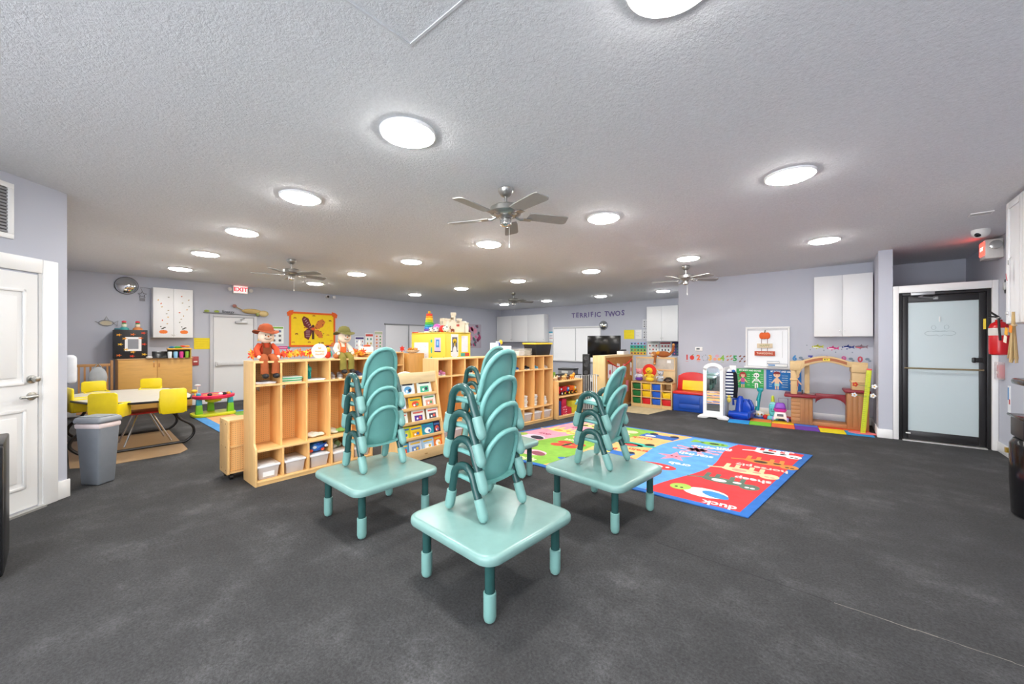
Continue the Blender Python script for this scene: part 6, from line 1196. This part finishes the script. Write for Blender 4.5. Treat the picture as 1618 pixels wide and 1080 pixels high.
t = thing('pull_station', 'clear covered red fire pull station below the extinguisher', 'alarm', (RX, 7.62, .95), -90); bx('plate', t, m('#c83a44', .4), -.06, .06, -.04, 0, 0, .16, bev=.004); part('cover', t, G(m('#f4eaea', .2, 0, 'clear', alpha=.35)).box(-.075, .075, -.06, 0, -.02, .2), bev=.008); bx('pull', t, WHITE, -.035, .035, -.05, -.04, .05, .08)
t = thing('door_sign', 'narrow blue edged notice card low on the extinguisher wall', 'sign', (RX, 7.40, .55), -90); bx('card', t, m('#eef0f4', .6), -.045, .045, -.004, 0, 0, .32); g = G(m('#3f8ac8', .6)); g.pr(-.04, -.005, .15, .30); g.use(m('#c84a4a', .6)); g.pr(.0, .04, .1, .16); part('print', t, g, smooth=0, loc=(0, -.0041, 0))
t = thing('strobe_alarm', 'black and clear fire strobe on the wall near the cabinets', 'alarm', (RX, 7.25, 2.0), -90); bx('housing', t, m('#1d1c1f', .4), -.06, .06, -.06, 0, -.02, .15, bev=.006); bx('lens', t, m('#c8cccc', .2), -.045, .02, -.075, -.06, .02, .11, bev=.006)
t = thing('emergency_light', 'white emergency light with a red lit EXIT face by the ceiling corner', 'exit sign', (RX, 7.72, 2.46), -90)
bx('housing', t, m('#e2e0dc', .4), -.12, .12, -.15, 0, 0, .24, bev=.008); bx('exit_face', t, m('#ff3a30', .4, 0, 'emit', e=2.2), -.10, .10, -.157, -.151, .05, .22); text('EXIT', .07, m('#ffd8d0', .4, 0, 'emit', e=1.), t, (0, -.1575, .135), depth=.0005)
part('lamp_head', t, G(m('#c8c8c6', .2, .6)).lathe([(.03, .12), (.055, .14), (.055, .17), (.04, .175)], 16, (0, -.07, .16), 'x')); part('lamp_head', t, G(m('#d6d6d4', .4)).ell((-.135, -.05, .05), (.03, .03, .03), 10, 7))
t = thing('dome_camera', 'white dome camera on the ceiling by the emergency light', 'camera', (1.34, 7.1, CZ), 0); part('base', t, G(WHITE).lathe([(.075, 0), (.078, -.03), (.07, -.06), (.05, -.085), (.02, -.095)], 22)); part('lens', t, G(m('#101114', .1)).ell((-.03, -.045, -.065), (.03, .025, .028), 12, 8))
t = thing('ceiling_vent', 'small white ceiling air register near the emergency light', 'vent', (1.17, 6.2, CZ), 0); g = G(TRIM)
for a in ((-.08, .08, -.06, -.05), (-.08, .08, .05, .06), (-.08, -.07, -.05, .05), (.07, .08, -.05, .05)): g.box(a[0], a[1], a[2], a[3], -.01, 0)
part('frame', t, g); bx('backing', t, m('#6b6b6e', .7), -.07, .07, -.05, .05, -.003, -.001)
for i in range(6): bx('slat', t, m('#c4c4c6', .5), -.07, .07, -.046 + i * .016, -.039 + i * .016, -.009, -.004)
# cabinets on the right wall
t = thing('wall_cabinet', 'tall white shaker wall cabinet at the edge beside the extinguisher', 'cabinet', (1.285, 5.86, 0), -90)
bx('body', t, WC, 0, 1.2, 0, .33, 1.57, 2.72, bev=.003)
for i in range(3):
    a, b = i * .4 + .004, (i + 1) * .4 - .004; g = G(WC); g.box(a, b, -.012, -.001, 1.574, 2.716); 
    for q_ in ((a, a + .06, 1.574, 2.716), (b - .06, b, 1.574, 2.716), (a + .06, b - .06, 1.574, 1.634), (a + .06, b - .06, 2.656, 2.716)): g.box(q_[0], q_[1], -.024, -.012, q_[2], q_[3])
    d = part('door', t, g, bev=.002)
    if i == 0: part('latch', d, G(m('#c8c8c6', .3, .6)).box(.02, .07, -.035, -.024, 1.66, 1.69), bev=.004)
t = thing('corn_husk_broom', 'bundle of dried corn husk hanging from the cabinet latch', 'decoration', (1.25, 5.52, 1.62), -90); g = G(m('#c2a878', .85))
for k in range(26): a = random.uniform(-1, 1); b = random.uniform(-1, 1); g.tube([(a * .008, -.02 + b * .006, .05), (a * .014, -.02 + b * .01, -.08), (a * .06, -.02 + b * .03, -.36 - random.random() * .05)], .0045, 4)
part('husk', t, g); g = G(m('#d8c49a', .8)); g.tube([(.016 * math.cos(R(a)), -.02 + .016 * math.sin(R(a)), -.07) for a in range(0, 360, 40)], .008, 6, closed=True); part('tie', t, g)
for x, z, c in ((-.06, -.12, '#f0b030'), (.05, -.10, '#f0902a'), (-.09, -.19, '#f0ead8')): part('ribbon', t, G(cloth(c)).prism([(x - .04, z - .03), (x + .03, z - .04), (x + .045, z + .02), (x - .02, z + .035)], -.05, -.046), smooth=0)
t = thing('heart_tag', 'white and red paper tag hanging on the cabinet door', 'decoration', (1.25, 5.70, 2.02), -90); part('tag', t, G(m('#eeeeee', .6)).prism([(-.05, .02), (-.02, -.04), (.0, -.05), (.0, .08), (-.02, .1)], -.012, -.004)); part('edge', t, G(m('#c83a4a', .6)).prism([(-.055, .02), (-.022, -.047), (-.018, -.035), (-.045, .025)], -.014, -.003)); part('hook', t, G(STEEL).tube([(-.01, -.008, .1), (-.005, -.01, .14), (.0, .008, .17)], .004, 6))
t = thing('orange_poster', 'orange autumn poster on the wall under the white cabinets', 'poster', (RX, 5.45, 1.18), -90); bx('sheet', t, m('#e0571e', .7), -.3, .3, -.004, 0, 0, .36); g = G(m('#3a1a14', .7)); g.pe(-.15, .18, .06, .05); g.pe(.05, .2, .08, .03); part('print', t, g, smooth=0, loc=(0, -.0041, 0))
t = thing('shape_chart', 'white wall chart with teal drop shapes behind the black dispenser', 'poster', (RX, 5.75, .72), -90); bx('sheet', t, paper('#e9e6e0'), -.4, .3, -.004, 0, 0, .42); g = G(m('#2f9a8c', .7))
for i in range(4): g.pp([(-.33 + i * .14, .24), (-.29 + i * .14, .22), (-.25 + i * .14, .26), (-.29 + i * .14, .38)])
g.use(m('#d87a6a', .7))
for i in range(3): g.pr(-.36 + i * .2, -.2 + i * .2, .03, .05); g.pr(-.36 + i * .2, -.34 + i * .2, .03, .18); g.pe(-.27 + i * .2, .10, .04, .05)
part('print', t, g, smooth=0, loc=(0, -.0041, 0))
t = thing('drink_dispenser', 'glossy black drink dispenser standing at the edge by the wall', 'dispenser', (1.33, 5.0, 0), -90); GB = m('#0f0f12', .15)
part('base_drum', t, G(GB).lathe([(.20, 0), (.225, .015), (.235, .3), (.235, .58), (.215, .62), (.2, .625)], 32)); part('drip_tray', t, G(m('#1a1a1d', .35)).prism(rrect(-.21, .21, -.20, .2, .08), .626, .78, 'xy'), bev=.01); bx('tray_rim', t, GB, -.215, .215, -.205, .205, .781, .80, bev=.006)
bx('column', t, GB, -.10, .20, .04, .20, .801, 1.05, bev=.02); part('head', t, G(GB).prism(rrect(-.21, .22, -.2, .2, .09), 1.051, 1.10, 'xy'), bev=.018); part('spout', t, G(STEEL).cyl((.0, -.02, .99), .015, .06, 10)); bx('badge', t, m('#c8a84a', .3, .8), -.12, -.09, -.236, -.2, .48, .52)
